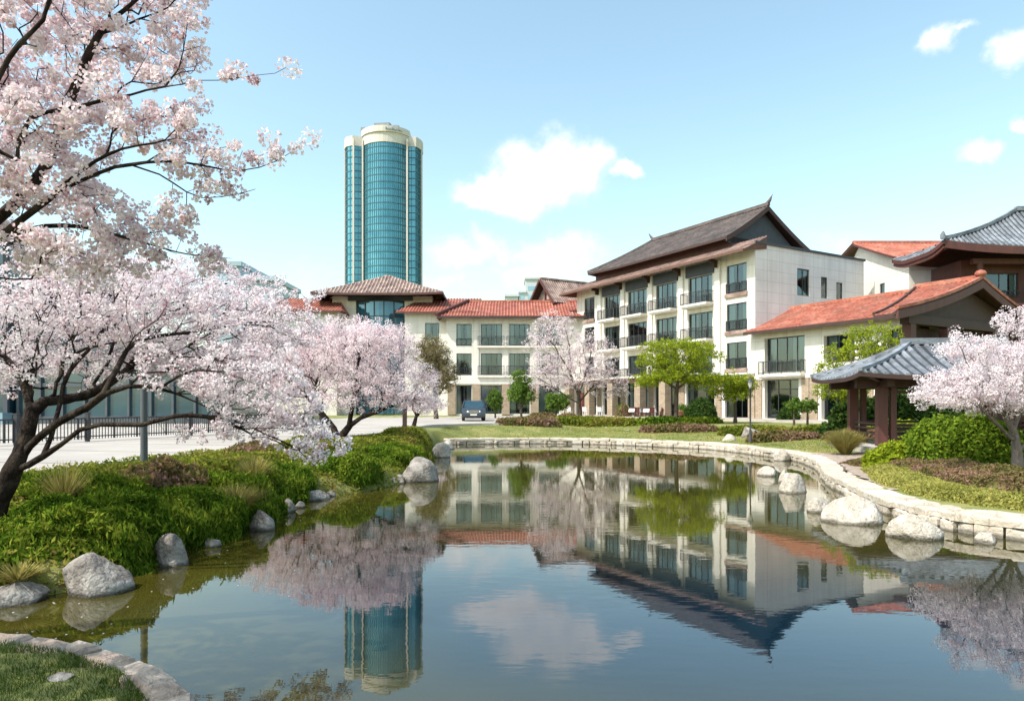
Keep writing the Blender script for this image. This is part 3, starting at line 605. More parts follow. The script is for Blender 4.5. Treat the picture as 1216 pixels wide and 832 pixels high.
def wallholes(mb, O, ex, en, Wd, z0, z1, holes, depth=.22, mi=0):
    """outer skin with real openings and reveals; O left bottom corner, ex along, en inward"""
    xs = sorted({0, Wd} | {h[0] for h in holes} | {h[1] for h in holes}); zs = sorted({z0, z1} | {h[2] for h in holes} | {h[3] for h in holes})
    xs = [x for x in xs if -1e-6 <= x <= Wd + 1e-6]; zs = [z for z in zs if z0 - 1e-6 <= z <= z1 + 1e-6]
    P = lambda x, z, d=0: Vector(O) + ex * x + en * d + Vector((0, 0, z))
    for i in range(len(xs) - 1):
        for j in range(len(zs) - 1):
            cx, cz = (xs[i] + xs[i + 1]) / 2, (zs[j] + zs[j + 1]) / 2
            if any(h[0] < cx < h[1] and h[2] < cz < h[3] for h in holes): continue
            mb.quad(P(xs[i], zs[j]), P(xs[i + 1], zs[j]), P(xs[i + 1], zs[j + 1]), P(xs[i], zs[j + 1]), mi)
    for (a, b, c, d) in [h[:4] for h in holes]:
        mb.quad(P(a, c), P(a, d), P(a, d, depth), P(a, c, depth), mi); mb.quad(P(b, c), P(b, c, depth), P(b, d, depth), P(b, d), mi)
        mb.quad(P(a, c), P(a, c, depth), P(b, c, depth), P(b, c), mi); mb.quad(P(a, d), P(b, d), P(b, d, depth), P(a, d, depth), mi)
def window(par, O, ex, en, a, b, c, d, nl=2, rec=.16, tr=0, curt=.5, sill=False, name='window'):
    P = lambda x, z, dd: Vector(O) + ex * x + en * dd + Vector((0, 0, z)); fw = .07
    mb = MB()
    def bx(x0, x1, z0, z1, d0=rec - .04, d1=rec + .05): mb.obox(P(x0, z0, d0), ex * (x1 - x0), en * (d1 - d0), Vector((0, 0, z1 - z0)))
    bx(a, a + fw, c, d); bx(b - fw, b, c, d); bx(a + fw, b - fw, c, c + fw); bx(a + fw, b - fw, d - fw, d)
    for i in range(1, nl):
        x = a + (b - a) * i / nl; bx(x - fw * .4, x + fw * .4, c + fw, d - fw)
    if tr: z = c + (d - c) * tr; bx(a + fw, b - fw, z - .03, z + .03, rec - .03, rec + .03)
    o = mb.build(name, M['frame'], par)
    mb = MB(); mb.quad(P(a + .02, c + .02, rec), P(b - .02, c + .02, rec), P(b - .02, d - .02, rec), P(a + .02, d - .02, rec)); mb.build('pane', M['glass'], o)
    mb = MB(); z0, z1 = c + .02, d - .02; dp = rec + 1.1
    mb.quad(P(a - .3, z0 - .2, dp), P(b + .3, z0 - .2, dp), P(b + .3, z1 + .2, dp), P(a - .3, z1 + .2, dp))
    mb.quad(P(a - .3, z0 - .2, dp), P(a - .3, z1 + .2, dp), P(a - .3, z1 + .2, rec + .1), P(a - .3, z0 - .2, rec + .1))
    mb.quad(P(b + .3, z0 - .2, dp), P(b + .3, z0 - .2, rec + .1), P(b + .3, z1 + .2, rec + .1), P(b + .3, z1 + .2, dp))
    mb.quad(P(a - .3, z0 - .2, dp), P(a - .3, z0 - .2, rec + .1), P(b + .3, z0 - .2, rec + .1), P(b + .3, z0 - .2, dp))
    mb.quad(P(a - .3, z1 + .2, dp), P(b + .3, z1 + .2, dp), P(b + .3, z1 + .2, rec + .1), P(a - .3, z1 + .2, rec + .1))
    mb.build('dark_backing', M['room'], o)
    if curt:
        mb = MB(); wl = (b - a) * random.uniform(.16, .36) * (1 if random.random() < .9 else 0) * curt * 2; wr = (b - a) * random.uniform(.12, .36) * curt * 2
        for (x0, x1) in ((a + .03, a + .03 + wl), (b - .03 - wr, b - .03)):
            if x1 - x0 < .08: continue
            k = max(3, int((x1 - x0) / .07)); pr = None
            for i in range(k + 1):
                x = x0 + (x1 - x0) * i / k; dd = rec + .2 + .035 * (-1) ** i; q = [P(x, z0, dd), P(x, z1, dd)]
                if pr: mb.quad(pr[0], q[0], q[1], pr[1])
                pr = q
        if mb.f: mb.build('curtain', M['curtain'], o)
    if sill:
        mb = MB(); mb.obox(P(a - .1, c - .12, -.1), ex * (b - a + .2), en * .3, Vector((0, 0, .12))); mb.build('sill', M['stucco'], o)
    return o
def railing(par, pts, z0, h=1.0, sp=.13, name='railing', mat=None):
    mb = MB()
    for p, q in zip(pts, pts[1:]):
        p, q = Vector(p), Vector(q); L_ = (q - p).length; d = (q - p) / L_; up = Vector((0, 0, 1))
        for zz, hh in ((z0 + h - .05, .05), (z0 + .08, .04)): bar(mb, p + up * zz, q + up * zz, .05, hh)
        n = int(L_ / sp)
        for i in range(n + 1):
            c = p + d * (L_ * i / n); r = .012 if i % 8 else .028
            mb.obox(c + Vector((-r, -r, z0)), Vector((2 * r, 0, 0)), Vector((0, 2 * r, 0)), Vector((0, 0, h - .03)))
    return mb.build(name, mat or M['rail'], par)
def balcony(par, O, ex, en, a, b, z, dp=.95, h=1.05):
    P = lambda x, dd: Vector(O) + ex * x + en * dd
    mb = MB(); mb.obox(P(a - .15, -dp) + Vector((0, 0, z - .22)), ex * (b - a + .3), en * (dp + .02), Vector((0, 0, .2)))
    mb.obox(P(a - .05, -dp + .1) + Vector((0, 0, z - .34)), ex * (b - a + .1), en * (dp - .08), Vector((0, 0, .12)))
    o = mb.build('balcony', M['stucco'], par)
    railing(o, [P(a - .1, .0), P(a - .1, -dp + .06), P(b + .1, -dp + .06), P(b + .1, 0)], z - .02, h, .14)
    return o
def boxes(par, name, mat, lst):
    for b in lst:
        mb = MB(); mb.box(*b); mb.build(name, mat, par)
X_, Y_ = Vector((1, 0, 0)), Vector((0, 1, 0)); rzA = math.atan2(-SF.y, -SF.x)
# ---- A: four storey white hotel wing. local x = -s (towards the camera's right), y = t
A = empty('hotel_building', (C0.x, C0.y, GZ), rzA, 'white four storey hotel building with balconies and dark layered tile roof', 'building', 'linked hotel buildings around the pond')
g0 = GZ; LA, DA = 25.7, 14.8
body = MB()
wins = [(-3.1, -.9), (-24.2, -22.3)]; balc = [(-7.75, -4.75), (-12.2, -9.3), (-16.5, -13.55), (-20.5, -17.85)]
flo = [(11.55, 14.35), (8.3, 11.0), (5.05, 7.65)]
holes = []
for zi, (za, zb) in enumerate(flo):
    for a, b in wins: holes.append((a + LA, b + LA, za + .25 - g0, zb - .1 - g0))
    for a, b in balc: holes.append((a + LA, b + LA, za - g0 - .2, zb - g0 - .42))
gf = [(-3.3, -.7), (-8.0, -4.5), (-12.4, -9.1), (-16.7, -13.3), (-20.7, -17.7), (-24.4, -22.0)]
for a, b in gf: holes.append((a + LA, b + LA, .15, 3.5))
OA = Vector((-LA, 0, 0))
wallholes(body, OA, X_, Y_, LA, 0, 14.75, holes, .3)
side = [(5.3, 6.95, 10.85, 13.2), (8.55, 9.45, 10.85, 12.75), (10.7, 11.65, 10.85, 12.45)]
sidem = MB(); wallholes(sidem, Vector((0, 0, 0)), Y_, -X_, DA, 0, 14.75, side, .2)
body.quad((-LA, DA, 0), (-LA, 0, 0), (-LA, 0, 14.75), (-LA, DA, 14.75)); body.quad((0, DA, 0), (-LA, DA, 0), (-LA, DA, 14.75), (0, DA, 14.75)); body.quad((-LA, 0, 14.74), (0, 0, 14.74), (0, DA, 14.74), (-LA, DA, 14.74))
# piers between the balcony bays stand proud
for x in (-21.2, -17.2, -12.85, -8.55, -4.0): body.box(x - .28, x + .28, -.22, -.002, 3.95, 14.0)
body.box(-LA, 0.002, -.14, -.003, 3.86, 4.0)
body.build('wall', M['stucco'], A); sidem.build('side_wall', M['stucco_cool'], A)
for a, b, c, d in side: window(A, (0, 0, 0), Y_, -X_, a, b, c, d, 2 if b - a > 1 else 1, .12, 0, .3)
mb = MB(); mb.box(-.003, .13, -.1, DA + .1, 14.75, 14.95); mb.build('parapet', M['bluegrey'], A)
for zi, (za, zb) in enumerate(flo):
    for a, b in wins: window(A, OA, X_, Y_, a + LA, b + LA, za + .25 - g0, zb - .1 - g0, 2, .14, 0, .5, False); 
    for a, b in wins:
        rl = railing(A, [Vector((a - .03, -.05, 0)), Vector((b + .03, -.05, 0))], za + .3 - g0, .85, .14, 'window_guard')
        mb = MB(); mb.box(a - .12, b + .12, -.16, -.004, za - .12 - g0, za + .24 - g0); mb.build('window_ledge', M['rosetile'], A)
    for a, b in balc:
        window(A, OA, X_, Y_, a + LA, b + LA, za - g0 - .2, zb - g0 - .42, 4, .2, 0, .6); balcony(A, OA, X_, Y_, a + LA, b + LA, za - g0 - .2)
for a, b in gf: window(A, OA, X_, Y_, a + LA, b + LA, .15, 3.5, 3, .25, .75, .3, name='glazed_door')
# dark timber lintel strip under the eave over the balcony bays
boxes(A, 'eave_lintel', M['bluegrey'], [(a - .22, b + .22, -.16, -.005, 13.06, 14.1) for a, b in balc])
for x in (-21.2, -17.2, -12.85, -8.55, -4.0):
    mb = MB(); mb.box(x - .12, x + .12, -1.15, -.31, 13.75, 14.05); mb.box(x - .1, x + .1, -.7, -.31, 13.35, 13.75); mb.build('eave_bracket', M['darkwood'], A)
# porch shelf with stone piers
mb = MB(); mb.box(-25.5, -9.0, -2.0, -.15, 3.9, 4.1); mb.box(-9.0, -3.9, -1.3, -.15, 3.9, 4.1); mb.build('porch_slab', M['stucco'], A)
mb = MB(); mb.box(-25.4, -9.1, -1.9, -1.6, 3.55, 3.895); mb.build('porch_beam', M['maroon'], A)
boxes(A, 'stone_pier', M['stone'], [(x - .42, x + .42, -1.85, -1.1, .1, 3.55) for x in (-25.0, -21.2, -17.2, -12.85, -9.3)] + [(x - .34, x + .34, -.1, -.006, .1, 3.8) for x in (-25.2, -21.35, -17.2, -12.85, -8.55, -4.0, -.35)])
# skirt roof and upper roof
mb = MB(); slope(mb, (-27.0, -1.5, 14.1), (.1, -1.5, 14.1), (.1, 1.3, 15.45), (-25.0, 1.3, 15.45), .2, .1, (0, 0), .34, .1)
mb.box(-27.0, .12, -1.6, -1.5, 13.9, 14.12, 1)
slope(mb, (-27.0, 8, 14.1), (-27.0, -1.5, 14.1), (-25.0, 1.3, 15.45), (-25.0, 8, 15.45), .2, 0, (0, 0), .34, .1)
mb.add([(.095, -1.5, 13.95), (.095, 1.3, 15.3), (.095, 1.3, 14.4)], [(0, 1, 2)], 1)
mb.build('skirt_roof', [M['browntile'], M['soffit'], M['brownpan_shaded']], A)
mb = MB(); mb.box(-23.4, -3.6, 1.0, 10.2, 14.76, 16.2); mb.build('attic_wall', M['maroon'], A)
rz_, ez_ = 19.35, 15.95; yr = 5.2
mb = MB()
S1 = slope(mb, (-23.4, -.15, ez_), (-3.0, -.15, ez_), (-3.0, yr, rz_), (-18.6, yr, rz_), .22, .16, (.2, 0), .36, .1)
S2 = slope(mb, (-3.0, 11.1, ez_), (-23.4, 11.1, ez_), (-18.6, yr, rz_), (-3.0, yr, rz_), .22, .16, (0, .2), .36, .1)
S3 = slope(mb, (-23.4, 11.1, ez_), (-23.4, -.15, ez_), (-18.6, yr, rz_), (-18.6, yr, rz_), .22, .16, (.2, .2), .36, .1)
bar(mb, (-18.6, yr, rz_ + .02), (-2.9, yr, rz_ + .02), .3, .3, 0); crest(mb, S1, 0, 0)
mb.tube([(-18.5, yr, rz_ + .25), (-18.8, yr, rz_ + .5), (-19.2, yr, rz_ + 1.0)], [.16, .13, .03], 6, 0)
mb.tube([(-3.1, yr, rz_ + .25), (-2.8, yr, rz_ + .5), (-2.5, yr, rz_ + .95)], [.18, .14, .03], 6, 0)
mb.build('roof', [M['greytile'], M['darkwood'], M['greypan_shaded']], A)
# gable face and barge boards
mb = MB(); mb.add([(-3.6, .6, ez_ - .3), (-3.6, 10.0, ez_ - .3), (-3.6, yr, rz_ - .35)], [(0, 1, 2)]); mb.box(-3.55, -.1, 1.35, 11, 14.76, 14.9); mb.build('gable_wall', M['bluegrey'], A)
mb = MB()
for Sx, u in ((S1, 1), (S2, 0)):
    pts = [Sx(u, j / 8, -.42) + Vector((.04, 0, 0)) for j in range(9)]
    for p, q in zip(pts, pts[1:]): mb.obox(p - Vector((.1, 0, 0)), q - p, Vector((.12, 0, 0)), Vector((0, 0, .46)))
mb.build('barge_board', M['darkwood'], A)

# ---- C: two storey red roofed wing in front
Cw = empty('hotel_building', (C0.x, C0.y, GZ), rzA, 'low two storey wing with long red tile roof joined to the white hotel', 'building', 'linked hotel buildings around the pond')
LC = 13.2; DC = 8.5; zt = 7.25
hc = [(.95, 4.75, 3.9, 6.7), (6.4, 8.9, 4.4, 6.45), (11.3, 13.0, 4.4, 6.45), (.95, 4.2, .15, 3.3), (6.2, 9.3, .15, 2.9), (11, 13.0, .15, 2.9)]
mb = MB(); wallholes(mb, (.002, .0, 0), X_, Y_, LC, 0, zt, hc, .5); mb.quad((LC, 0, 0), (LC, DC, 0), (LC, DC, zt), (LC, 0, zt))
mb.box(.0, LC, -.12, -.003, 3.35, 3.6)
mb.build('wall', M['stucco'], Cw)
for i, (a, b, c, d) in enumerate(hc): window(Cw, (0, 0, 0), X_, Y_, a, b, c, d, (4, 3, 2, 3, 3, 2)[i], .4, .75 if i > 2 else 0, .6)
balcony(Cw, (0, 0, 0), X_, Y_, .95, 4.75, 3.75, .7)
boxes(Cw, 'stone_pier', M['stone'], [(x - .33, x + .33, -.1, -.004, .1, 3.32) for x in (.4, 4.85, 5.6, 10)])
mb = MB(); Sc = slope(mb, (-.45, -.95, zt - .0), (LC, -.95, zt), (LC, 4.5, 9.55), (.02, 4.5, 9.55), .16, .12, (0, 0), .32, .09)
slope(mb, (LC, 9.2, zt + .2), (.02, 9.2, zt + .2), (.02, 4.5, 9.55), (LC, 4.5, 9.55), .16, .12, (0, 0), .32, .09); bar(mb, (.0, 4.5, 9.55), (LC, 4.5, 9.55), .3, .22)
mb.build('roof', [M['redtile'], M['soffit'], M['redpan_shaded']], Cw)
mb = MB(); mb.box(-.4, LC, -1.02, -.955, zt - .2, zt + .03); mb.build('gutter', M['darkwood'], Cw)
# ---- P: gabled timber porch at its end
Pp = empty('timber_gatehouse', AL(-15.0, 0, GZ), rzA, 'dark timber hall with sweeping red gabled roof behind the blue tiled pavilion', 'building', 'linked hotel buildings around the pond')
mb = MB(); zr, ze = 9.72, 6.8; xf = .3
def ST(a, b): return a, b
Sa = slope(mb, (-1.2, -5.5, ze), (xf, -5.5, ze), (xf, 4.2, zr), (-4.2, 4.2, zr), .2, .3, (.0, .25), .32, .09)
Sb = slope(mb, (xf, 13.5, ze), (-1.2, 13.5, ze), (-4.2, 4.2, zr), (xf, 4.2, zr), .2, .3, (.25, 0), .32, .09)
crest(mb, Sa, .02, 1, .16, .16, 10); crest(mb, Sa, .985, 0, .26, .18, 10); crest(mb, Sb, .015, 0, .26, .18, 10); bar(mb, (-4.2, 4.2, zr), (xf + .05, 4.2, zr), .34, .28); mb.lathe((xf - .1, 4.2, zr + .1), [(.05, 0), (.3, .1), (.36, .28), (.26, .44), (.05, .52)], 12)
mb.build('roof', [M['redtile'], M['darkwood'], M['redpan_shaded']], Pp)
mb = MB()
for Sx, u in ((Sa, 1), (Sb, 0)):
    pts = [Sx(u, j / 10, -.62) + Vector((.05, 0, 0)) for j in range(11)]
    for p, q in zip(pts, pts[1:]): mb.obox(p - Vector((.14, 0, 0)), q - p, Vector((.16, 0, 0)), Vector((0, 0, .5)))
mb.build('barge_board', M['maroon'], Pp)
mb = MB(); mb.add([(-.5, -3.6, ze + .1), (-.5, 12.0, ze + .1), (-.5, 4.2, zr - .75)], [(0, 1, 2)]); mb.box(-.8, -.2, -3.4, 11.7, ze - .45, ze + .11); mb.box(-.7, -.3, -3.2, 11.5, ze - 1.7, ze - 1.35); mb.build('gable_panel', M['darkwood'], Pp)
boxes(Pp, 'post', M['maroon'], [(-.78, -.22, y - .28, y + .28, 0, ze - .46) for y in (-2.9, 1.2, 7, 11.2)])
mb = MB(); mb.box(-1.4, -1.2, -2.6, 11, 0, ze - .5); mb.build('back_wall', M['darkwood'], Pp)
window(Pp, (-1.2, 0, 0), Y_, -X_, -2.2, .4, 2.6, 4.7, 2, -.04, 0, .4); window(Pp, (-1.2, 0, 0), Y_, -X_, 2.2, 6, 2.6, 4.7, 3, -.04, 0, .4)
# ---- D: blue-tiled hall at the right
Dd = empty('tiled_hall', (38, 58, GZ), 0, 'dark red timber hall under a blue grey tiled hip roof at the right edge', 'building', 'linked hotel buildings around the pond')
x0, x1, y0, y1 = 31.7 - 38, 53 - 38, 50.2 - 58, 57 - 58
mb = MB(); ez, rz2 = 12.9, 16.6; rx0, rx1, ry = 1.9, 9.5, -3.9
Sd = slope(mb, (x0, y0, ez), (x1, y0, ez), (rx1, ry, rz2), (rx0, ry, rz2), .3, .28, (.5, .5), .42, .12)
Se = slope(mb, (x0, y1, ez), (x0, y0, ez), (rx0, ry, rz2), (rx0, ry, rz2), .3, .28, (.5, .5), .42, .12)
slope(mb, (x1, y1, ez), (x0, y1, ez), (rx0, ry, rz2), (rx1, ry, rz2), .3, .28, (.5, .5), .42, .12)
slope(mb, (x1, y0, ez), (x1, y1, ez), (rx1, ry, rz2), (rx1, ry, rz2), .3, .28, (.5, .5), .42, .12)
bar(mb, (rx0, ry, rz2), (rx1, ry, rz2), .4, .35); crest(mb, Sd, 0, 0, .3, .24); mb.tube([Sd(0, 0, .1), Sd(0, 0, .35) + Vector((-.1, -.1, .0)), Sd(0, 0, .6)], [.2, .17, .06], 6)
mb.build('roof', [M['bluetile'], M['maroon'], M['bluepan_shaded']], Dd)
mb = MB()
for Sx, (ua, ub) in ((Sd, (0, 1)), (Se, (0, 1))):
    pts = [Sx(ua + (ub - ua) * j / 14, .02, -.62) for j in range(15)]
    for p, q in zip(pts, pts[1:]): bar(mb, p, q, .16, .34)
mb.build('eave_beam', M['maroon'], Dd)
wx0, wx1, wy0, wy1 = 34.6 - 38, 14, 52.6 - 58, -1.6
hd = [(1.6, 4.4, 9.7, 11.4), (5.0, 8.0, 9.7, 11.4), (8.6, 11.6, 9.7, 11.4)]
mb = MB(); wallholes(mb, (wx0, wy0, 0), X_, Y_, wx1 - wx0, 0, 12.4, hd, .25); mb.quad((wx0, wy1, 0), (wx0, wy0, 0), (wx0, wy0, 12.4), (wx0, wy1, 12.4)); mb.quad((wx1, wy0, 0), (wx1, wy1, 0), (wx1, wy1, 12.4), (wx1, wy0, 12.4)); mb.build('wall', M['maroon'], Dd)
for a, b, c, d in hd:
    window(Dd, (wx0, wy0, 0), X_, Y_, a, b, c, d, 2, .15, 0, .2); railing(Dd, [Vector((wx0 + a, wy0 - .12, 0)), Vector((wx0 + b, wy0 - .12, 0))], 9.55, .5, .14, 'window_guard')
mb = MB()
for x in (-2.6, 1.3, 4.9, 8.5): mb.lathe((x, wy0 - .9, 0), [(.24, 0), (.24, 12.1)], 12)
mb.box(-3.2, 14, wy0 - 1.1, wy0 - .7, 11.9, 12.3); mb.box(-2.3, 14, wy0 - 1.05, wy0 - .75, 8.6, 8.95)
mb.build('colonnade', M['maroon'], Dd)
# ---- E: white block with red roof behind
Ee = empty('hotel_building', (34.6, 59.5, GZ), 0, 'tall white block with red tile roof between the hotel wing and the blue tiled hall', 'building', 'linked hotel buildings around the pond')
mb = MB(); ze = 13.9; zrE = 17.3; yE = 8.5; y2 = 12.5
he = [(3.9, 4.8, 10.9, 12.6)]
wallholes(mb, (0, y2, 0), -Y_, X_, y2, 0, ze - .1, [(y2 - b, y2 - a, c, d) for a, b, c, d in he], .2)
mb.quad((0, 0, 0), (14, 0, 0), (14, 0, ze), (0, 0, ze)); mb.quad((14, 0, 0), (14, y2, 0), (14, y2, ze), (14, 0, ze)); mb.add([(0, y2, ze - .1), (0, 0, ze - .1), (0, yE, zrE - .25)], [(0, 1, 2)])
mb.build('wall', M['stucco'], Ee)
window(Ee, (0, y2, 0), -Y_, X_, y2 - 4.8, y2 - 3.9, 10.9, 12.6, 1, .12, 0, .3)
mb = MB(); slope(mb, (-.7, -1.1, ze - .25), (15, -1.1, ze - .25), (15, yE, zrE), (-.7, yE, zrE), .2, .1, (0, 0), .36, .1); slope(mb, (15, y2 + .8, ze + 1.9), (-.7, y2 + .8, ze + 1.9), (-.7, yE, zrE), (15, yE, zrE), .2, 0, (0, 0), .36, .1)
bar(mb, (-.7, yE, zrE), (15, yE, zrE), .3, .25); mb.build('roof', [M['redtile'], M['maroon'], M['redpan_shaded']], Ee)
# ---- B: three storey wing at the back
Bb = empty('hotel_building', (-7.6, 79, GZ), 0, 'three storey cream wing with red tile roof at the far end of the pond', 'building', 'linked hotel buildings around the pond')
WB = 16.5
def bx_(px, Y=79): return (px - 608) * Y / F + 7.6
cols = [(542, 560, 2), (571, 596, 4), (605, 629, 4), (640, 664, 4)]; hb = []
for a, b, n in cols:
    hb += [(bx_(a), bx_(b), 9.0 - g0, 11.5 - g0), (bx_(a), bx_(b), 5.6 - g0, 8.1 - g0), (bx_(a), bx_(b), .2, 3.5)]
mb = MB(); wallholes(mb, (0, 0, 0), X_, Y_, WB, 0, 11.5, hb, .35); mb.quad((0, 9, 0), (0, 0, 0), (0, 0, 11.5), (0, 9, 11.5)); mb.box(-.1, WB, -.25, -.003, 3.65, 4.5)
for px in (565.5, 600.5, 634.5): mb.box(bx_(px) - .3, bx_(px) + .3, -.12, -.004, 4.5, 11.2)
mb.build('wall', M['stucco'], Bb)
for i, (a, b, c, d) in enumerate(hb):
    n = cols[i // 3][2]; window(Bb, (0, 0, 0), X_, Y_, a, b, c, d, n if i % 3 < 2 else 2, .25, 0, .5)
    if n == 4 and i % 3 < 2: railing(Bb, [Vector((a - .3, -.45, 0)), Vector((b + .3, -.45, 0))], c - .05, 1.1, .14, 'balcony_railing'); 
    if n == 4 and i % 3 < 2:
        mb = MB(); mb.box(a - .4, b + .4, -.5, -.005, c - .28, c - .06); mb.build('balcony', M['stucco'], Bb)
    if n == 2 and i % 3 < 2: railing(Bb, [Vector((a, -.06, 0)), Vector((b, -.06, 0))], c, .8, .14, 'window_guard')
boxes(Bb, 'stone_pier', M['stone'], [(bx_(px) - .45, bx_(px) + .45, -.3, -.006, .1, 3.64) for px in (536.5, 565.5, 600.5, 634.5)])
mb = MB(); slope(mb, (-1, -1.1, 11.35), (WB + .5, -1.1, 11.35), (WB + .5, 5.2, 13.9), (2.2, 5.2, 13.9), .2, .1, (0, 0), .36, .1)
slope(mb, (-1, 9, 11.35), (-1, -1.1, 11.35), (2.2, 5.2, 13.9), (2.2, 5.2, 13.9), .2, .1, (0, 0), .36, .1); bar(mb, (2.2, 5.2, 13.9), (WB + .5, 5.2, 13.9), .3, .22)
bar(mb, (-1, -1.1, 11.4), (2.2, 5.2, 13.95), .4, .3, 1); mb.build('roof', [M['redtile'], M['maroon'], M['redpan_shaded']], Bb)
mb = MB(); mb.box(-.8, WB + .3, -1.17, -1.105, 11.12, 11.38); mb.build('gutter', M['darkwood'], Bb)
# ---- N: link block
Nn_ = empty('hotel_building', (-12.6, 80.6, GZ), 0, 'narrow cream link block with one window between the glass bay and the three storey wing', 'building', 'linked hotel buildings around the pond')
hn = [(2.35, 4.0, 8.9, 10.9), (2.35, 4.0, 5.0, 7.0)]
mb = MB(); wallholes(mb, (0, 0, 0), X_, Y_, 8.2, 0, 12.2, hn, .25); mb.quad((0, 6, 0), (0, 0, 0), (0, 0, 12.2), (0, 6, 12.2)); mb.quad((8.2, 0, 0), (8.2, 6, 0), (8.2, 6, 12.2), (8.2, 0, 12.2)); mb.build('wall', M['stucco'], Nn_)
for h_ in hn: window(Nn_, (0, 0, 0), X_, Y_, *h_, 2, .15, 0, .5)
mb = MB(); slope(mb, (-1.0, -1.0, 12.1), (8.8, -1.0, 12.1), (8.8, 5.0, 14.5), (1, 5.0, 14.5), .2, .1, (0, 0), .36, .1); slope(mb, (8.8, 9, 12.9), (1, 9, 12.9), (1, 5, 14.5), (8.8, 5, 14.5), .2, 0, (0, 0), .36, .1)
mb.build('roof', [M['redtile'], M['maroon'], M['redpan_shaded']], Nn_)
# ---- R: glass bay block
Rr = empty('glass_bay_hall', (-15.8, 84, GZ), 0, 'cream block with curved blue glass bay and pale rose hip roof below the tower', 'building', 'linked hotel buildings around the pond')
mb = MB(); zt = 14.6; pts = [(-6.3, 0), (-3.4, 0), (-3.4, .9), (2.6, .9), (2.6, 0), (6.0, 0), (6, 8), (-6.3, 8)]
mb.prism(pts, 0, zt); mb.build('wall', M['stucco'], Rr)
n = 10; arc = [(-3.35 + 5.9 * i / n, .3 - 1.15 * math.sin(math.pi * i / n)) for i in range(n + 1)]
mb = MB(); mb.prism(arc + [(2.55, .88), (-3.35, .88)], 0.1, zt - .65); bay = mb.build('glass_bay', teal('bay_glass', (.02, .10, .16), (.06, .20, .28), .3), Rr)
mb = MB()
for i in range(0, n + 1, 2): mb.box(arc[i][0] - .06, arc[i][0] + .06, arc[i][1] - .1, arc[i][1] + .05, .1, zt - .65)
for z in (2.6, 5, 7.4, 9.8, 12, zt - .75):
    for p, q in zip(arc, arc[1:]): bar(mb, (p[0], p[1] - .04, z), (q[0], q[1] - .04, z), .12, .1)
mb.build('mullion', M['frame'], bay)
mb = MB(); mb.box(-4.3, 3.6, -.35, .9, zt - .6, zt - .01); mb.build('bay_lintel', M['bluegrey'], Rr)
mb = MB(); ze = 14.55; ap = (.2, 2.2, 17.6)
for a, b in (((-8.2, -2.8), (7.6, -2.8)), ((7.6, -2.8), (7.6, 9)), ((7.6, 9), (-8.2, 9)), ((-8.2, 9), (-8.2, -2.8))):
    slope(mb, (*a, ze), (*b, ze), ap, ap, .25, .12, (.15, .15), .42, .12)
mb.build('roof', [M['rosetile'], M['maroon'], M['rosepan_shaded']], Rr)
# ---- Lr: left red roofed block
Lr = empty('hotel_building', (-30, 81, GZ), 0, 'cream block with low red roof just left of the glass bay, mostly behind blossom', 'building', 'linked hotel buildings around the pond')
mb = MB(); mb.box(0, 9.2, 0, 8, 0, 12.4); mb.build('wall', M['stucco'], Lr)
mb = MB(); slope(mb, (-1, -1, 12.3), (10, -1, 12.3), (8.5, 5, 14.6), (1.5, 5, 14.6), .2, .1, (0, 0), .36, .1); slope(mb, (10, -1, 12.3), (10, 9, 12.3), (8.5, 5, 14.6), (8.5, 5, 14.6), .2, .1, (0, 0), .36, .1); slope(mb, (-1, 9, 12.3), (-1, -1, 12.3), (1.5, 5, 14.6), (1.5, 5, 14.6), .2, .1, (0, 0), .36, .1)
mb.build('roof', [M['redtile'], M['maroon'], M['redpan_shaded']], Lr)
hl = [(2 + 3 * i, 3.6 + 3 * i, z, z + 2) for i in range(2) for z in (8.3, 4.8)]
for h_ in hl: window(Lr, (0, -.3, 0), X_, Y_, *h_, 2, .2, 0, .5)
# ---- dormer gable house behind the wing B
Do = empty('gabled_house', (4.3, 86, GZ), rzA, 'small brown gabled house rising behind the red roof beside the white hotel', 'building', 'linked hotel buildings around the pond')
mb = MB(); mb.add([(-2.3, 0, 0), (2.3, 0, 0), (2.3, 0, 14.3), (0, 0, 16.6), (-2.3, 0, 14.3), (-2.3, 9, 0), (2.3, 9, 0), (2.3, 9, 14.3), (0, 9, 16.6), (-2.3, 9, 14.3)], [(0, 1, 2, 3, 4), (6, 5, 9, 8, 7), (1, 6, 7, 2), (5, 0, 4, 9)]); mb.build('wall', M['rosetile'], Do)
mb = MB(); slope(mb, (3.1, -.9, 13.75), (3.1, 9, 13.75), (0, 9, 17), (0, -.9, 17), .2, .1, (0, 0), .34, .1); slope(mb, (-3.1, 9, 13.75), (-3.1, -.9, 13.75), (0, -.9, 17), (0, 9, 17), .2, .1, (0, 0), .34, .1); bar(mb, (0, -.95, 17), (0, 9, 17), .3, .22); mb.build('roof', [M['rosetile'], M['maroon'], M['rosepan_shaded']], Do)
mb = MB(); bar(mb, (-3.1, -.95, 13.4), (0, -.95, 16.7), .15, .3); bar(mb, (0, -.95, 16.7), (3.1, -.95, 13.4), .15, .3); mb.box(-1.6, 1.6, -.2, -.01, 14.2, 14.4); mb.box(-.1, .1, -.2, -.01, 14.4, 16.2); mb.build('gable_timber', M['maroon'], Do)

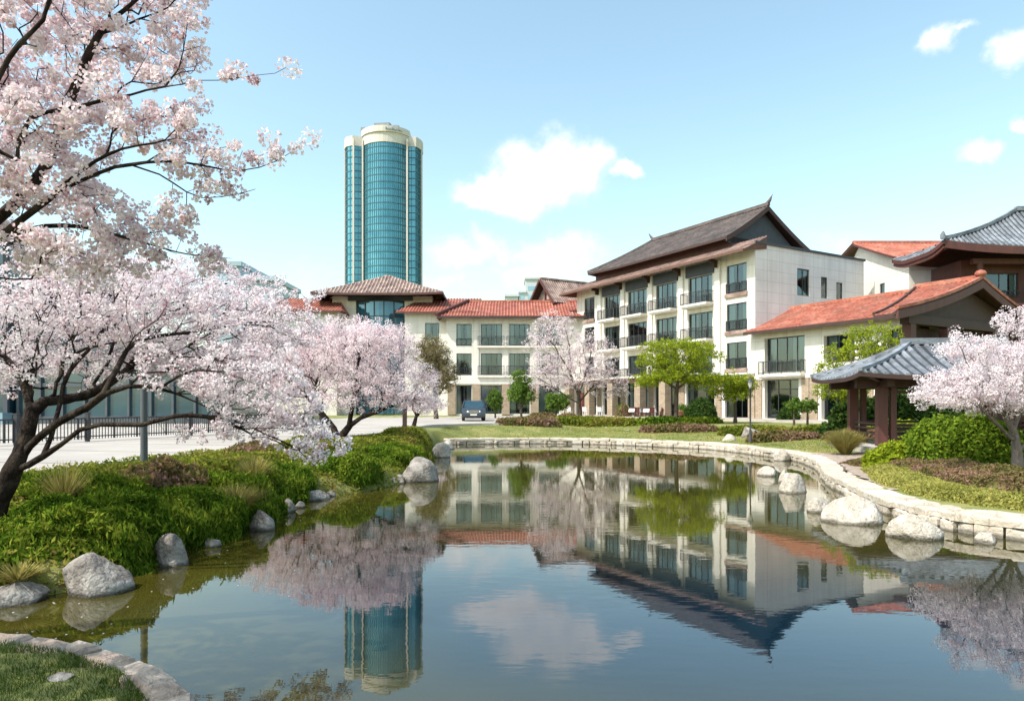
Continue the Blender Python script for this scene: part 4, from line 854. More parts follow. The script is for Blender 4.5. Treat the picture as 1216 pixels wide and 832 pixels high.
# ---- glass tower
T = empty('glass_tower', (-61.8, 330, GZ), 0, 'tall round blue glass office tower with cream fins and crown', 'tower')
def arcp(cx, cy, r, a0, a1, n): return [(cx + r * math.cos(R(a0 + (a1 - a0) * i / n)), cy + r * math.sin(R(a0 + (a1 - a0) * i / n))) for i in range(n + 1)]
rt = 18.0
plan = arcp(2.0, -1.5, 12.2, -151, -29, 12) + arcp(6, 0, 12.7, -35, 35, 8) + arcp(0, 2, rt - 2, 50, 130, 6) + arcp(-6, 0, 12.7, 145, 215, 8) + [(-13.2, -9.0)]
plan = [(p[0] * .975, p[1] * .975) for p in plan]
zt = 124
mb = MB(); mb.prism(plan, 0, zt); mb.build('glass_wall', M['tealglass'], T)
mb = MB()
def scaled(k): return [(p[0] * k, p[1] * k) for p in plan]
for i in range(38): mb.prism(scaled(1.012), i * 3.25 + .5, i * 3.25 + .95)
mb.build('floor_band', M['towerband'], T)
mb = MB()
for p, q in zip(plan, plan[1:] + plan[:1]):
    for t_ in (0, .5):
        x, y = p[0] + (q[0] - p[0]) * t_, p[1] + (q[1] - p[1]) * t_; mb.box(x * 1.008 - .09, x * 1.008 + .09, y * 1.008 - .09, y * 1.008 + .09, 0, zt)
mb.build('mullion', M['towerband'], T)
mb = MB()
for x, y in ((-12.4, -10.2), (-8.4, -8.6), (12.6, -9.5), (-18.4, -2), (18.4, -2)): mb.box(x - .36, x + .36, y - .7, y + .7, 0, zt + 1.5)
mb.build('fin', M['tower_cream'], T)
mb = MB(); mb.prism(scaled(1.03), zt - 1, zt + 3.6); mb.prism([(p[0], p[1] - .3) for p in arcp(2.0, -1.5, 12.6, -155, -25, 12)] + [(13, 8), (-10, 8)], zt + 3.6, zt + 6.4); mb.build('crown_band', M['tower_cream'], T)
mb = MB(); mb.prism([(-10, -6), (8.5, -9), (9, 6), (-9, 6)], zt + 6.4, zt + 8.6); mb.prism([(-3.5, -7), (4, -8), (6, 5), (-4, 5)], zt + 8.6, zt + 10.2); mb.build('roof_plant_room', M['towergrey'], T)
mb = MB()
for i in range(9):
    a = R(-83 + i * 4.2); x, y = 2 + 12.78 * math.cos(a), -1.8 + 12.78 * math.sin(a); mb.box(x - .28, x + .28, y - .12, y + .3, zt + 4.4, zt + 5.0 + .5 * (i % 3 == 0))
mb.build('crown_lettering', M['towergrey'], T)
# ---- far flats
def flats(label, x, y, wd, dp, h, mat, steps, rz=0, glass=None, fl=3.1, bay=3.2):
    r = empty('apartment_building', (x, y, GZ), rz, label, 'building'); mb = MB()
    for (a, b, hh) in steps: mb.box(a * wd, b * wd, 0, dp, 0, hh * h)
    mb.build('wall', mat, r)
    for (a, b, hh) in steps:
        mb = MB(); nfl = int(hh * h / fl)
        for k in range(nfl):
            nb = max(1, int((b - a) * wd / bay))
            for j in range(nb):
                xx = a * wd + (j + .18) * (b - a) * wd / nb; mb.box(xx, xx + .64 * (b - a) * wd / nb, -.06, .1, k * fl + 1, k * fl + 2.5)
        mb.build('window_band', glass or M['navyglass'], r)
    mb = MB()
    for (a, b, hh) in steps: mb.box(a * wd - .3, b * wd + .3, -.5, dp + .3, hh * h + .003, hh * h + .7)
    mb.build('roof', mat, r); return r
flats('pale grey apartment blocks far away above the red roof of the back wing', -2.3, 240, 14, 12, 43.5, M['farwall'], [(0, .32, .9), (.34, .5, .93), (.5, .84, 1.04), (.84, 1.1, .97)], glass=M['paleglass'])
flats('pale glass office block seen through blossom left of the red roofs', -47, 105, 10.5, 12, 22.5, mk('blue_panel', (.33, .42, .48), (.28, .37, .43), .3, .4), [(0, .5, 1), (.5, 1.0, .9)], glass=M['paleglass'])
g_ = empty('glass_office', (-70, 46, GZ), R(0), 'dark blue glass office behind the cherry blossom on the left', 'building')
mb = MB(); mb.box(0, 36, 0, 14, 0, 12.5); mb.build('glass_wall', M['navyglass'], g_)
mb = MB()
for i in range(13): mb.box(i * 3 - .15, i * 3 + .15, -.2, -.004, 0, 12.5)
for z in (0.0, 3.6, 6.9, 10.2): mb.box(-.1, 36.1, -.12, -.006, z, z + .55)
mb.build('mullion', M['bluegrey'], g_)
mb = MB(); mb.box(-1.5, 37.3, -1.8, 15, 12.5, 13.1); mb.build('roof', M['soffit'], g_)
mb = MB(); mb.box(-.5, 36.5, -1.1, -.21, -.2, .75); mb.build('plinth', M['paleglass'], g_)
mb = MB(); mb.box(36.2, 50, .5, 12, 0, 4.6); mb.build('annex', M['navyglass'], g_)
mb = MB(); mb.box(36.3, 50.3, .2, 12.2, 4.6, 5.2); mb.box(36.3, 50.2, .38, .497, .0, .5); mb.box(36.3, 50.2, .38, .497, 2.5, 2.75)
for i in range(10): mb.box(36.4 + i * 1.5, 36.55 + i * 1.5, .3, .496, .5, 4.6)
mb.build('annex_frame', M['steel'], g_)

# ------------------------------------------------------------------ pavilion
Pv = empty('pavilion', (17.2, 26.6, .55), R(-8), 'small open timber pavilion with blue grey tiled hip roof by the stone path', 'pavilion')
hx, hy = 3.2, 1.5
mb = MB(); ex_, ey_, ze, zr = 4.45, 2.9, 2.66, 4.0
A_, B_, C_, D_ = (-ex_, -ey_, ze), (ex_, -ey_, ze), (ex_, ey_, ze), (-ex_, ey_, ze); r0, r1 = (-1.6, 0, zr), (1.6, 0, zr)
Sf = slope(mb, A_, B_, r1, r0, .16, .3, (.16, .16), .36, .1); Sr = slope(mb, B_, C_, r1, r1, .16, .3, (.16, .16), .36, .1); slope(mb, C_, D_, r0, r1, .16, .3, (.16, .16), .36, .1); Sl = slope(mb, D_, A_, r0, r0, .16, .3, (.16, .16), .36, .1)
bar(mb, (-1.9, 0, zr), (1.9, 0, zr), .26, .24)
for Sx, u in ((Sf, 0), (Sf, 1), (Sl, 0), (Sr, 1)): crest(mb, Sx, u, 0, .2, .13)
mb.build('roof', [M['bluetile'], M['darkwood'], M['bluepan_shaded']], Pv)
mb = MB()
for sx in (-1, 1):
    for sy in (-1, 1):
        x, y = sx * hx, sy * hy; boxes(Pv, 'post', M['maroon'], [(x - .17, x + .17, y - .17, y + .17, .05, 2.4)])
        if sx < 0: boxes(Pv, 'inner_post', M['maroon'], [(x + .3, x + .5, y - .11, y + .11, .05, 2.35)])
mb = MB(); mb.box(-hx - .9, hx + .9, -hy - .13, -hy + .13, 2.28, 2.58); mb.box(-hx - .9, hx + .9, hy - .13, hy + .13, 2.28, 2.58); mb.box(-hx - .13, -hx + .13, -hy - .9, hy + .9, 2.3, 2.6); mb.box(hx - .13, hx + .13, -hy - .9, hy + .9, 2.3, 2.6)
mb.box(-hx, hx, -hy - .07, -hy + .07, 2.05, 2.18)
for sx in (-1, 1):
    for sy in (-1, 1): bar(mb, (sx * hx, sy * hy, 2.45), (sx * (ex_ - .5), sy * (ey_ - .4), 2.62), .16, .18)
mb.build('beam', M['darkwood'], Pv)
mb = MB(); mb.box(-hx - .7, hx + .7, -hy - .7, hy + .7, -.34, .1); mb.build('floor_slab', M['kerb'], Pv)
mb = MB(); mb.box(-hx + .25, hx - .25, hy - .5, hy - .1, .46, .52); 
for zz in (.62, .76, .9): mb.box(-hx + .25, hx - .25, hy - .09, hy - .04, zz, zz + .09)
for x in np.linspace(-hx + .4, hx - .4, 6): mb.box(x - .04, x + .04, hy - .45, hy - .05, .06, .46)
mb.build('bench', M['darkwood'], Pv)
mb = MB()
for (xa, ya, xb, yb) in ((-hx, -hy, -hx, hy), (hx, -hy, hx, hy)):
    for zz in (.3, .5, .7, .88): bar(mb, (xa, ya, zz), (xb, yb, zz), .06, .07)
    mb.build('railing', M['darkwood'], Pv); mb = MB()
for zz in (.25, .42, .6, .78): bar(mb, (-hx + .5, -hy + 1.4, zz), (hx - 3.1, -hy + 1.4, zz), .06, .09)
mb.build('railing', M['darkwood'], Pv)

# ------------------------------------------------------------------ street furniture
def lantern(px, pyb, z, hgt, label):
    Y = (H - z) * F / (pyb - HOR); r = empty('street_lamp', ((px - 608) * Y / F, Y, z - .05), 0, label, 'street lamp')
    mb = MB(); mb.lathe((0, 0, 0), [(.1, 0), (.1, .12), (.07, .2), (.055, .55), (.04, .6), (.036, hgt - .5), (.06, hgt - .47), (.03, hgt - .42)], 10); mb.build('pole', M['rail'], r)
    mb = MB(); mb.lathe((0, 0, hgt - .42), [(.06, 0), (.13, .28)], 6); mb.build('lantern_glass', M['lampglass'], r)
    mb = MB(); mb.lathe((0, 0, hgt - .14), [(.17, 0), (.16, .03), (.05, .12), (.02, .16), (.01, .22)], 8)
    for k in range(6):
        a = k * math.pi / 3; bar(mb, (.06 * math.cos(a), .06 * math.sin(a), hgt - .42), (.135 * math.cos(a), .135 * math.sin(a), hgt - .14), .015, .015)
    mb.build('lantern_cap', M['rail'], r)
lantern(891, 523, .5, 2.95, 'black post lantern standing at the stone edging in front of the hotel')
r = empty('lamp_post', (-7.65, 14.2, .75), 0, 'plain dark grey post behind the left cherry, on the bank by the kerb', 'lamp post')
mb = MB(); mb.lathe((0, 0, 0), [(.075, 0), (.07, .3), (.065, 3.4)], 12); mb.build('pole', M['steel'], r)
mb = MB(); mb.lathe((0, 0, 3.4), [(.08, 0), (.14, .08), (.14, .3), (.05, .36)], 12); mb.build('lamp_head', M['steel'], r)
r = empty('wooden_post', (-4.9, 31.2, .8), 0, 'short dark wooden post near the clipped hedge behind the second cherry', 'post')
mb = MB(); mb.box(-.09, .09, -.09, .09, 0, 1.35); mb.box(-.11, .11, -.11, .11, 1.35, 1.4); mb.build('post', M['darkwood'], r)
FL = catmull([(-24, 12.5), (-17.5, 19.5), (-14.6, 25.5), (-12.2, 34), (-11.2, 41)], .25)
S = np.concatenate([[0], np.cumsum(np.linalg.norm(np.diff(FL, axis=0), axis=1))]); fr = empty('metal_fence', (-14.6, 25.5, GZ - .01), 0, 'low dark metal railing fence running along the far side of the left road', 'fence'); off = np.array([-14.6, 25.5])
def fat(s): return Vector((np.interp(s, S, FL[:, 0]) + 14.6, np.interp(s, S, FL[:, 1]) - 25.5, 0))
ps = np.arange(.5, S[-1], 2.4); mb = MB()
for s in ps: p = fat(s); mb = MB(); mb.box(p.x - .06, p.x + .06, p.y - .06, p.y + .06, 0, .98); mb.box(p.x - .075, p.x + .075, p.y - .075, p.y + .075, .98, 1.02); mb.build('post', M['rail'], fr)
for a, b in zip(ps, ps[1:]): 
    pa, pb = fat(a), fat(b); railing(fr, [pa.lerp(pb, .04), pa.lerp(pb, .96)], .08, .76, .12, 'fence_panel')

# ------------------------------------------------------------------ cars
def car(label, x, y, rz, paint, Lc=4.6, Wc=1.86, Hc=1.62):
    r = empty('parked_car', (x, y, GZ), rz, label, 'car', 'cars parked before the back wing')   # front faces -y
    h2 = Lc / 2
    prof = [(-h2, .35), (-h2 - .02, .62), (-h2 + .05, .84), (-h2 + .25, .98), (-h2 + 1.15, 1.10), (-h2 + 1.2, 1.11), (h2 - .1, 1.12), (h2, .9), (h2, .4), (h2 - .2, .28), (-h2 + .2, .25)]
    mb = MB(); rs = []
    for wx, sh in ((-.5, .93), (-.47, .97), (-.3, 1), (0, 1.01), (.3, 1), (.47, .97), (.5, .93)):
        zc = .65; rs.append([(wx * Wc, p[0] * (1 if abs(wx) < .4 else .985), zc + (p[1] - zc) * sh) for p in prof])
    n = len(prof); vs = [p for q in rs for p in q]
    fs = [(k * n + i, (k + 1) * n + i, (k + 1) * n + (i + 1) % n, k * n + (i + 1) % n) for k in range(len(rs) - 1) for i in range(n)] + [tuple(range(n)), tuple(range(7 * n - 1, 6 * n - 1, -1))]
    mb.add(vs, fs, 0, False)
    a = .46 * Wc; b = .38 * Wc
    mb.add([(-b, -.62, Hc - .06), (b, -.62, Hc - .06), (b, 1.75, Hc - .05), (-b, 1.75, Hc - .05), (-b * .92, -.3, Hc), (b * .92, -.3, Hc), (b * .92, 1.5, Hc), (-b * .92, 1.5, Hc)],
           [(4, 5, 6, 7), (0, 1, 5, 4), (1, 2, 6, 5), (2, 3, 7, 6), (3, 0, 4, 7)])
    for (p, q) in (((-a, -1.22, 1.09), (-b, -.6, Hc - .05)), ((a, -1.22, 1.09), (b, -.6, Hc - .05)), ((-a, 2.1, 1.1), (-b, 1.75, Hc - .05)), ((a, 2.1, 1.1), (b, 1.75, Hc - .05)), ((-a, .5, 1.1), (-b, .5, Hc - .05)), ((a, .5, 1.1), (b, .5, Hc - .05))): bar(mb, p, q, .09, .07)
    mb.build('body', paint, r)
    mb = MB(); c_ = [(-a + .02, -1.18, 1.1), (a - .02, -1.18, 1.1), (a - .02, 2.05, 1.1), (-a + .02, 2.05, 1.1), (-b + .02, -.6, Hc - .07), (b - .02, -.6, Hc - .07), (b - .02, 1.72, Hc - .07), (-b + .02, 1.72, Hc - .07)]
    mb.add(c_, [(0, 1, 5, 4), (1, 2, 6, 5), (2, 3, 7, 6), (3, 0, 4, 7)]); mb.build('window_glass', M['navyglass'], r)
    for sx in (-1, 1):
        mb = MB(); mb.add([(sx * .40, -h2 - .03, .68), (sx * .86, -h2 + .10, .74), (sx * .88, -h2 + .13, .86), (sx * .42, -h2 + .03, .82), (sx * .40, -h2 + .1, .68), (sx * .86, -h2 + .3, .74), (sx * .88, -h2 + .32, .86), (sx * .42, -h2 + .2, .82)], [(0, 1, 2, 3), (4, 7, 6, 5), (0, 4, 5, 1), (2, 6, 7, 3), (0, 3, 7, 4), (1, 5, 6, 2)]); mb.build('headlight', M['headlight'], r)
        mb = MB(); mb.box(sx * .98 - .09, sx * .98 + .09, -.95, -.8, 1.08, 1.22); mb.build('wing_mirror', paint, r)
        for yy_ in (-h2 + .9, h2 - .95):
            mb = MB(); n_ = 18; xx = sx * (Wc / 2 - .13)
            def ring(x, rad): return [(x, yy_ + rad * math.cos(2 * math.pi * k / n_), .345 + rad * math.sin(2 * math.pi * k / n_)) for k in range(n_)]
            mb.rings([ring(xx - .12, .3), ring(xx - .1, .345), ring(xx + .1, .345), ring(xx + .13, .3)]); t_ = mb.build('wheel', M['rubber'], r)
            mb = MB(); mb.rings([ring(xx + sx * .131, .22), ring(xx + sx * .145, .19)]); mb.build('rim', M['chrome'], t_)
    mb = MB()
    for z in (.62, .68, .74, .80): mb.box(-.38, .38, -h2 - .05, -h2 + .06, z, z + .035)
    mb.build('grille', M['chrome'], r); mb = MB(); mb.box(-.26, .26, -h2 - .06, -h2 + .02, .44, .55); mb.build('number_plate', M['plate'], r)
    mb = MB(); mb.box(-.8, .8, -h2 - .035, -h2 + .1, .3, .42); mb.build('bumper_grille', M['rubber'], r)
    return r
car('blue grey sport utility car facing the pond in front of the back wing', -3.15, 55.5, R(4), M['carpaint'])

# ------------------------------------------------------------------ patio furniture
def chair(x, y, z, rz, label, mat, group):
    r = empty('patio_chair', (x, y, z), rz, label, 'chair', group)
    mb = MB(); mb.box(-.23, .23, -.23, .23, .42, .46); mb.build('seat', mat, r); mb = MB(); mb.obox((-.23, .2, .46), (.46, 0, 0), (0, .04, 0), (0, .08, .44)); mb.build('backrest', mat, r)
    for sx in (-1, 1):
        for sy in (-1, 1): mb = MB(); mb.box(sx * .2 - .02, sx * .2 + .02, sy * .2 - .02, sy * .2 + .02, 0, .42); mb.build('leg', mat, r)
def table(x, y, z, label):
    r = empty('patio_table', (x, y, z), 0, label, 'table', 'cloth covered tables on the patio'); mb = MB(); mb.lathe((0, 0, .72), [(.55, 0), (.55, .04)], 20); mb.build('tabletop', M['darkwood'], r); mb = MB(); mb.lathe((0, 0, 0), [(.25, 0), (.05, .05), (.05, .72)], 12); mb.build('pedestal', M['rail'], r)
    mb = MB(); n = 32; mb.rings([[(rr * math.cos(2 * math.pi * k / n) * (1 + w_ * .06 * (-1) ** k), rr * math.sin(2 * math.pi * k / n) * (1 + w_ * .06 * (-1) ** k), zz) for k in range(n)] for rr, zz, w_ in ((.62, .45, 1), (.6, .6, .6), (.57, .765, 0))], 0, True, False)
    o = mb.build('tablecloth', M['white']); o.location = (x, y, z); tag(o, label.replace('round patio table', 'white cloth draped on the round patio table'), 'tablecloth', 'white cloths on the patio tables')
zp = GZ + .13
for i, (s, lb) in enumerate(((9.8, 'nearer the green tree trunk'), (11.9, 'nearer the left piers'))):
    p = AL(s, -2.9); table(p.x, p.y, zp, 'round patio table ' + lb)
    for k, (dx, dy, a, tx) in enumerate(((.85, 0, -90, 'right'), (-.85, 0, 90, 'left'), (0, -.85, 180, 'pond side'), (0, .85, 0, 'hotel side'))):
        chair(p.x + dx, p.y + dy, zp, R(a), 'dark red chair on the %s of the table %s' % (tx, lb), M['redpaint'], 'dark red chairs round the patio tables')
for s, tx in ((17.0, 'right hand'), (19.6, 'middle'), (22.5, 'left hand')):
    p = AL(s, -3.2); chair(p.x, p.y, zp, R(150), 'white patio chair before the stone piers of the hotel, %s one of three' % tx, M['white'], 'white chairs on the hotel patio')
# entrance board
r = empty('red_door', AL(23.4, -.05, GZ), rzA, 'dark red panelled door leaf standing open beside the first stone pier', 'door'); mb = MB(); mb.box(-.45, .45, -1.0, -.94, .13, 2.6); mb.build('door_leaf', M['redpaint'], r); mb = MB()
for z in (.3, 1.4): mb.box(-.32, .32, -1.03, -1.0, z, z + .9)
mb.box(.3, .36, -1.07, -1.0, 1.2, 1.28); mb.build('panel', M['redpaint'], r)

# ------------------------------------------------------------------ plants
def shrub(label, P0, rx, ry, h, mat, n, size, asp=.45, p=2.2, rz=0, cat='shrub', name='shrub', group=None, up=.8, lump=.12, seed=1, z=None, kind=None, bare=False, flat=False):
    """domed shrub: bumpy leafy core and many leaf blades standing out of it"""
    x, y = P0; r = np.random.default_rng(seed); z = gz(x, y) - .05 if z is None else z
    c, s = math.cos(rz), math.sin(rz)
    def surf(u, v):   # u angle, v 0..1 from rim to the top
        rad = (1 - v ** 2.0) ** .5; zz = v ** .9
        if flat: rad = np.where(v < .5, 1 - .12 * (v * 2) ** 2, .88 * (1 - (v - .5) * 2)); zz = np.where(v < .5, v * 1.7, .85 + .15 * np.sin((v - .5) * math.pi))
        d = np.stack([np.cos(u) * rad, np.sin(u) * rad, zz], -1)
        k = 1 + lump * vnoise(d.reshape(-1, 3), 3.2, seed).reshape(u.shape) + lump * .5 * vnoise(d.reshape(-1, 3), 8, seed + 5).reshape(u.shape)
        q = d * k[..., None] * np.array([rx, ry, h]); return np.stack([q[..., 0] * c - q[..., 1] * s, q[..., 0] * s + q[..., 1] * c, q[..., 2]], -1)
    U, Vv = np.meshgrid(np.linspace(0, 2 * math.pi, 33)[:-1], np.linspace(0, 1, 12)); core = surf(U, Vv) * np.array([.93, .93, .9]); nu = 32; nv = 12
    i = np.arange(nu * nv).reshape(nv, nu); q = np.stack([i[:-1].ravel(), np.roll(i, -1, 1)[:-1].ravel(), np.roll(i, -1, 1)[1:].ravel(), i[1:].ravel()], 1)
    u = r.uniform(0, 2 * math.pi, n); v = r.uniform(0, 1, n) ** 1.1; Q = surf(u, v)
    # follow the slope of the bank
    Q += r.normal(size=Q.shape) * size * .5; Q *= (1 - .12 * r.uniform(0, 1, n) ** 2)[:, None]
    nr = Q / np.array([rx, ry, h]) ** 2; nr /= np.linalg.norm(nr, axis=1)[:, None] + 1e-9
    V2, F2 = cards(Q, size * r.uniform(.6, 1.25, n), 4, asp, nr, .35, up, .15)
    gl = None
    core = core.reshape(-1, 3)
    allv = np.concatenate([core, V2]); 
    wx, wy = allv[:, 0] + x, allv[:, 1] + y; dz = np.maximum(ground_z(wx, wy), -.1) - .05 - z
    allv[:, 2] += dz * np.clip(1 - allv[:, 2] / (h * 1.3), 0, 1)
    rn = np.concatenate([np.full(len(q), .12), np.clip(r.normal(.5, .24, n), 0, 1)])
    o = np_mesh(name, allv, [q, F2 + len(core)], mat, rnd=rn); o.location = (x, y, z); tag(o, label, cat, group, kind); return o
J, YG, HE, GO = M['leaf_juniper'], M['leaf_bankyellow'], M['leaf_heather'], M['leaf_gold']
LB = 'shrubs covering the left bank'
sd = 100
for (lab, x, y, rx, ry, h, m, n, sz) in [
    ('dark green feathery shrub at the left photo edge above the flat grey boulder', -6.6, 8.7, 1.15, .95, .62, J, 9000, .075),
    ('dense feathery green shrub behind the largest left boulder', -5.75, 9.35, .95, 1.0, .66, J, 9000, .075),
    ('broad bright green shrub behind the trunk of the left cherry', -7.3, 10.6, 1.6, 1.2, .5, J, 10000, .08),
    ('feathery green shrub overhanging the water right of the second left boulder', -5.45, 11.2, .95, 1.2, .62, J, 9000, .075),
    ('rounded green shrub behind the straw coloured tuft', -5.5, 13.3, .95, 1.2, .6, J, 7500, .08),
    ('low sunlit yellow green mound around the plain grey post', -7.3, 13.2, 1.2, 1.5, .32, YG, 8000, .07),
    ('yellow green mound with rusty tips beside the kerb under the drooping blossom', -6.6, 16.4, 1.1, 1.8, .36, YG, 8000, .075),
    ('green shrub at the water left of the low flat boulder', -5.35, 15.7, .75, 1.1, .5, J, 5500, .08),
    ('dark green mound below the second cherry, behind the small pale stone', -4.4, 18.2, .9, 1.2, .5, J, 6000, .085),
    ('rusty yellow mound at the foot of the second cherry by the kerb', -6.0, 20.3, 1.0, 1.8, .42, YG, 7000, .085),
    ('clipped rounded green shrub at the tip of the left bank by the dark boulder', -3.75, 21.7, .95, 1.6, .62, J, 8000, .08),
    ('yellow green clipped mound behind the rounded hedge at the tip of the left bank', -4.1, 25.0, 1.05, 1.8, .62, YG, 8000, .085),
    ('small clipped mound farthest along the left bank before the far edging', -4.7, 29.0, .8, 1.9, .5, YG, 6000, .09),
    ('dry rusty patch on the bank between the grey post and the straw tuft', -6.35, 12.3, .75, .8, .62, HE, 3500, .07),
    ('dry rusty patch by the kerb behind the drooping blossom spray', -7.0, 18.3, .6, 1.1, .62, HE, 3500, .075),
    ('dark shrub in the corner cove at the left edge behind the cherry trunk', -8.0, 8.2, 1.0, .8, .5, J, 5000, .08)]:
    sd += 1; shrub(lab, (x, y), rx, ry, h * (.74 if x > -6.4 else .42) + .04, m, int(n * 2.4), sz * .62, seed=sd, group=LB, asp=.26 if m is J else .5, up=1.2 if m is J else .6, lump=.3)
n = 130000; bx = RNG.uniform(-11, -2.4, n); by = RNG.uniform(6.9, 36, n); d = sdist(bx, by, PS[::2]); dr = sdist(bx, by, ROAD[::2] + [ROAD[-1]]); k = (d > .08) & (dr > .06); bx, by = bx[k], by[k]; n = len(bx)
cz = ground_z(bx, by) + RNG.uniform(-.02, 1, n) * (.07 + .09 * (1 + vnoise(np.column_stack([bx, by, 0 * bx]), 2.2, 9)))
V_, F_ = cards(np.column_stack([bx, by, cz]), .045 * RNG.uniform(.6, 1.3, n), 4, .42, None, 0, .8, .15)
tag(np_mesh('ground_cover', V_, [F_], M['leaf_bankyellow'], rnd=RNG.uniform(.1, .85, n)), 'low yellow green ground cover filling the left bank between the shrubs', 'ground cover', kind='stuff')
n = 1400; bx = RNG.uniform(-4.8, 3, n) - 1.5 * RNG.uniform(0, 1, n) ** 3; by = 5.5 + 20 * RNG.uniform(0, 1, n) ** 1.6; k = sdist(bx, by, PS[::2]) < -.05; k &= RNG.uniform(0, 1, n) < np.exp(-(bx + 4.7) * 1.5) * .6; bx, by = bx[k], by[k]; n = len(bx)
V_, F_ = cards(np.column_stack([bx, by, np.full(n, .004)]), .011, 5, 1, np.tile([0, 0, 1.0], (n, 1)), .97, 0, 0)
tag(np_mesh('fallen_petals', V_, [F_], M['petal'], rnd=RNG.uniform(.3, 1, n)), 'scattered pale petals floating on the pond near the left bank', 'petals', kind='stuff')
# far side hedges
FH = 'hedges between the far edging and the hotel'
for (lab, x, y, rx, ry, h, m, n, sz, fl) in [
    ('low reddish hedge left of the long green hedge near the blue grey car', 1.0, 44.2, 2.1, .8, .5, HE, 4500, .1, True),
    ('long low green hedge in front of the middle pink cherry', 5.2, 46.4, 3.6, .9, .55, YG, 7500, .1, True),
    ('rounded rusty brown shrub behind the low reddish hedge', 2.2, 49.5, 1.3, .8, .75, HE, 3000, .1, False),
    ('small rounded rusty shrub left of the trunk of the middle pink cherry', 4.0, 48.7, .9, .7, .7, HE, 2200, .1, False),
    ('long rusty green hedge under the layered lime green tree', 9.9, 40.6, 2.4, .8, .48, HE, 6500, .09, True),
    ('dark green hedge beside the white hotel patio behind the rusty hedge', 11.2, 46.2, 3.0, .7, .5, J, 5500, .1, True),
    ('green hedge strip behind the street lantern', 13.2, 37.2, 2.0, .7, .5, YG, 4500, .09, True),
    ('dusky purple brown bed right of the street lantern', 13.2, 33.2, 1.8, .7, .42, HE, 4500, .085, True),
    ('long yellow green hedge below the small round trees', 17.8, 37.0, 2.8, .7, .5, YG, 5500, .09, True),
    ('purple brown bed between the street lantern and the ornamental grass', 16.2, 31.8, 1.7, .7, .45, HE, 4500, .085, True)]:
    sd += 1; shrub(lab, (x, y), rx, ry, h, m, n, sz, seed=sd, group=FH, flat=fl, lump=.06, cat='hedge', name='hedge')
# right side planting
RB = 'planting beside the pavilion'
sd += 1; shrub('big round glossy green bush in front of the pavilion', (12.55, 19.0), 1.75, 1.25, 1.45, leafmat('bush_leaf', [(0, (.05, .10, .01)), (.5, (.13, .20, .02)), (1, (.25, .32, .035))], .35), 15000, .065, .6, seed=sd, group=RB, up=0, lump=.1)
sd += 1; shrub('bright yellow green bush left of the big round bush by the pavilion step', (10.95, 19.6), .8, .7, .78, M['leaf_lime'], 5000, .065, .55, seed=sd, group=RB, up=0, lump=.14)
sd += 1; shrub('yellow shrub behind the big round bush beyond the pavilion bench', (18.5, 33), 2.5, .9, .9, M['leaf_lime'], 5000, .09, .55, seed=sd, group=RB, up=0)
sd += 1; shrub('dark green shrubbery seen through the open pavilion', (20.5, 35.5), 4.2, 1.4, 2.3, M['leaf_dark'], 12000, .12, .6, seed=sd, group=RB, up=0, lump=.2)
sd += 1; shrub('dark green shrub at the right photo edge behind the right cherry', (17.6, 20.2), 2.6, 1.2, 1.2, M['leaf_dark'], 9000, .08, .6, seed=sd, group=RB, up=0, lump=.2)
def bed(name, label, cat, pts, wd, h, mat, dens, size, seed, asp=.5, up=1.0):
    P = catmull(pts, .1); r = np.random.default_rng(seed); T_ = np.gradient(P, axis=0); T_ /= np.linalg.norm(T_, axis=1)[:, None]; Nn = np.stack([-T_[:, 1], T_[:, 0]], 1)
    L_ = np.linalg.norm(np.diff(P, axis=0), axis=1).sum(); n = int(L_ * wd * dens); k = r.integers(0, len(P), n); a = r.uniform(-1, 1, n)
    e = np.minimum(1, np.minimum(k, len(P) - 1 - k) / 8)
    def zf(xy, a, e): return h * (1 - np.abs(a) ** 4) * (.4 + .6 * e) * (1 + .22 * vnoise(np.column_stack([xy, np.zeros(len(xy))]), 2.6, seed) + .12 * vnoise(np.column_stack([xy, np.zeros(len(xy))]), 7, seed))
    xy = P[k] + Nn[k] * (a * wd / 2 * (1 + .12 * vnoise(np.column_stack([P[k], np.zeros(n)]), 3, seed)))[:, None] + r.normal(size=(n, 2)) * .03
    Z = ground_z(xy[:, 0], xy[:, 1]) + zf(xy, a, e) * r.uniform(.75, 1.05, n)
    Q = np.column_stack([xy, Z]); V2, F2 = cards(Q, size * r.uniform(.6, 1.3, n), 4, asp, None, 0, up, .15)
    na = 11; A2 = np.linspace(-1, 1, na); sub = np.arange(0, len(P), 2); cx = (P[sub][:, None, :] + Nn[sub][:, None, :] * (A2 * wd / 2 * .97)[None, :, None]).reshape(-1, 2)
    ee = np.repeat(np.minimum(1, np.minimum(sub, len(P) - 1 - sub) / 8), na); cz = ground_z(cx[:, 0], cx[:, 1]) - .03 + zf(cx, np.tile(A2, len(sub)), ee) * .85
    i = np.arange(len(sub) * na).reshape(len(sub), na); q = np.stack([i[:-1, :-1].ravel(), i[:-1, 1:].ravel(), i[1:, 1:].ravel(), i[1:, :-1].ravel()], 1)
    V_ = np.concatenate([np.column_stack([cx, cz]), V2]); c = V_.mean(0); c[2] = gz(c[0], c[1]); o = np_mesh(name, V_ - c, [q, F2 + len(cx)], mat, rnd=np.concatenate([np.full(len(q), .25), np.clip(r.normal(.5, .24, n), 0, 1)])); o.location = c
    tag(o, label, cat, kind='stuff'); return o
bed('heather_ground_cover', 'rusty and mauve heather ground cover between the pavilion and the gold strip', 'ground cover', [(11.5, 21.4), (11.3, 19.2), (11.0, 17.3), (10.8, 15.5), (11.3, 14.1), (13.2, 12.9), (16.5, 12.4)], 2.3, .3, HE, 4800, .036, 301)
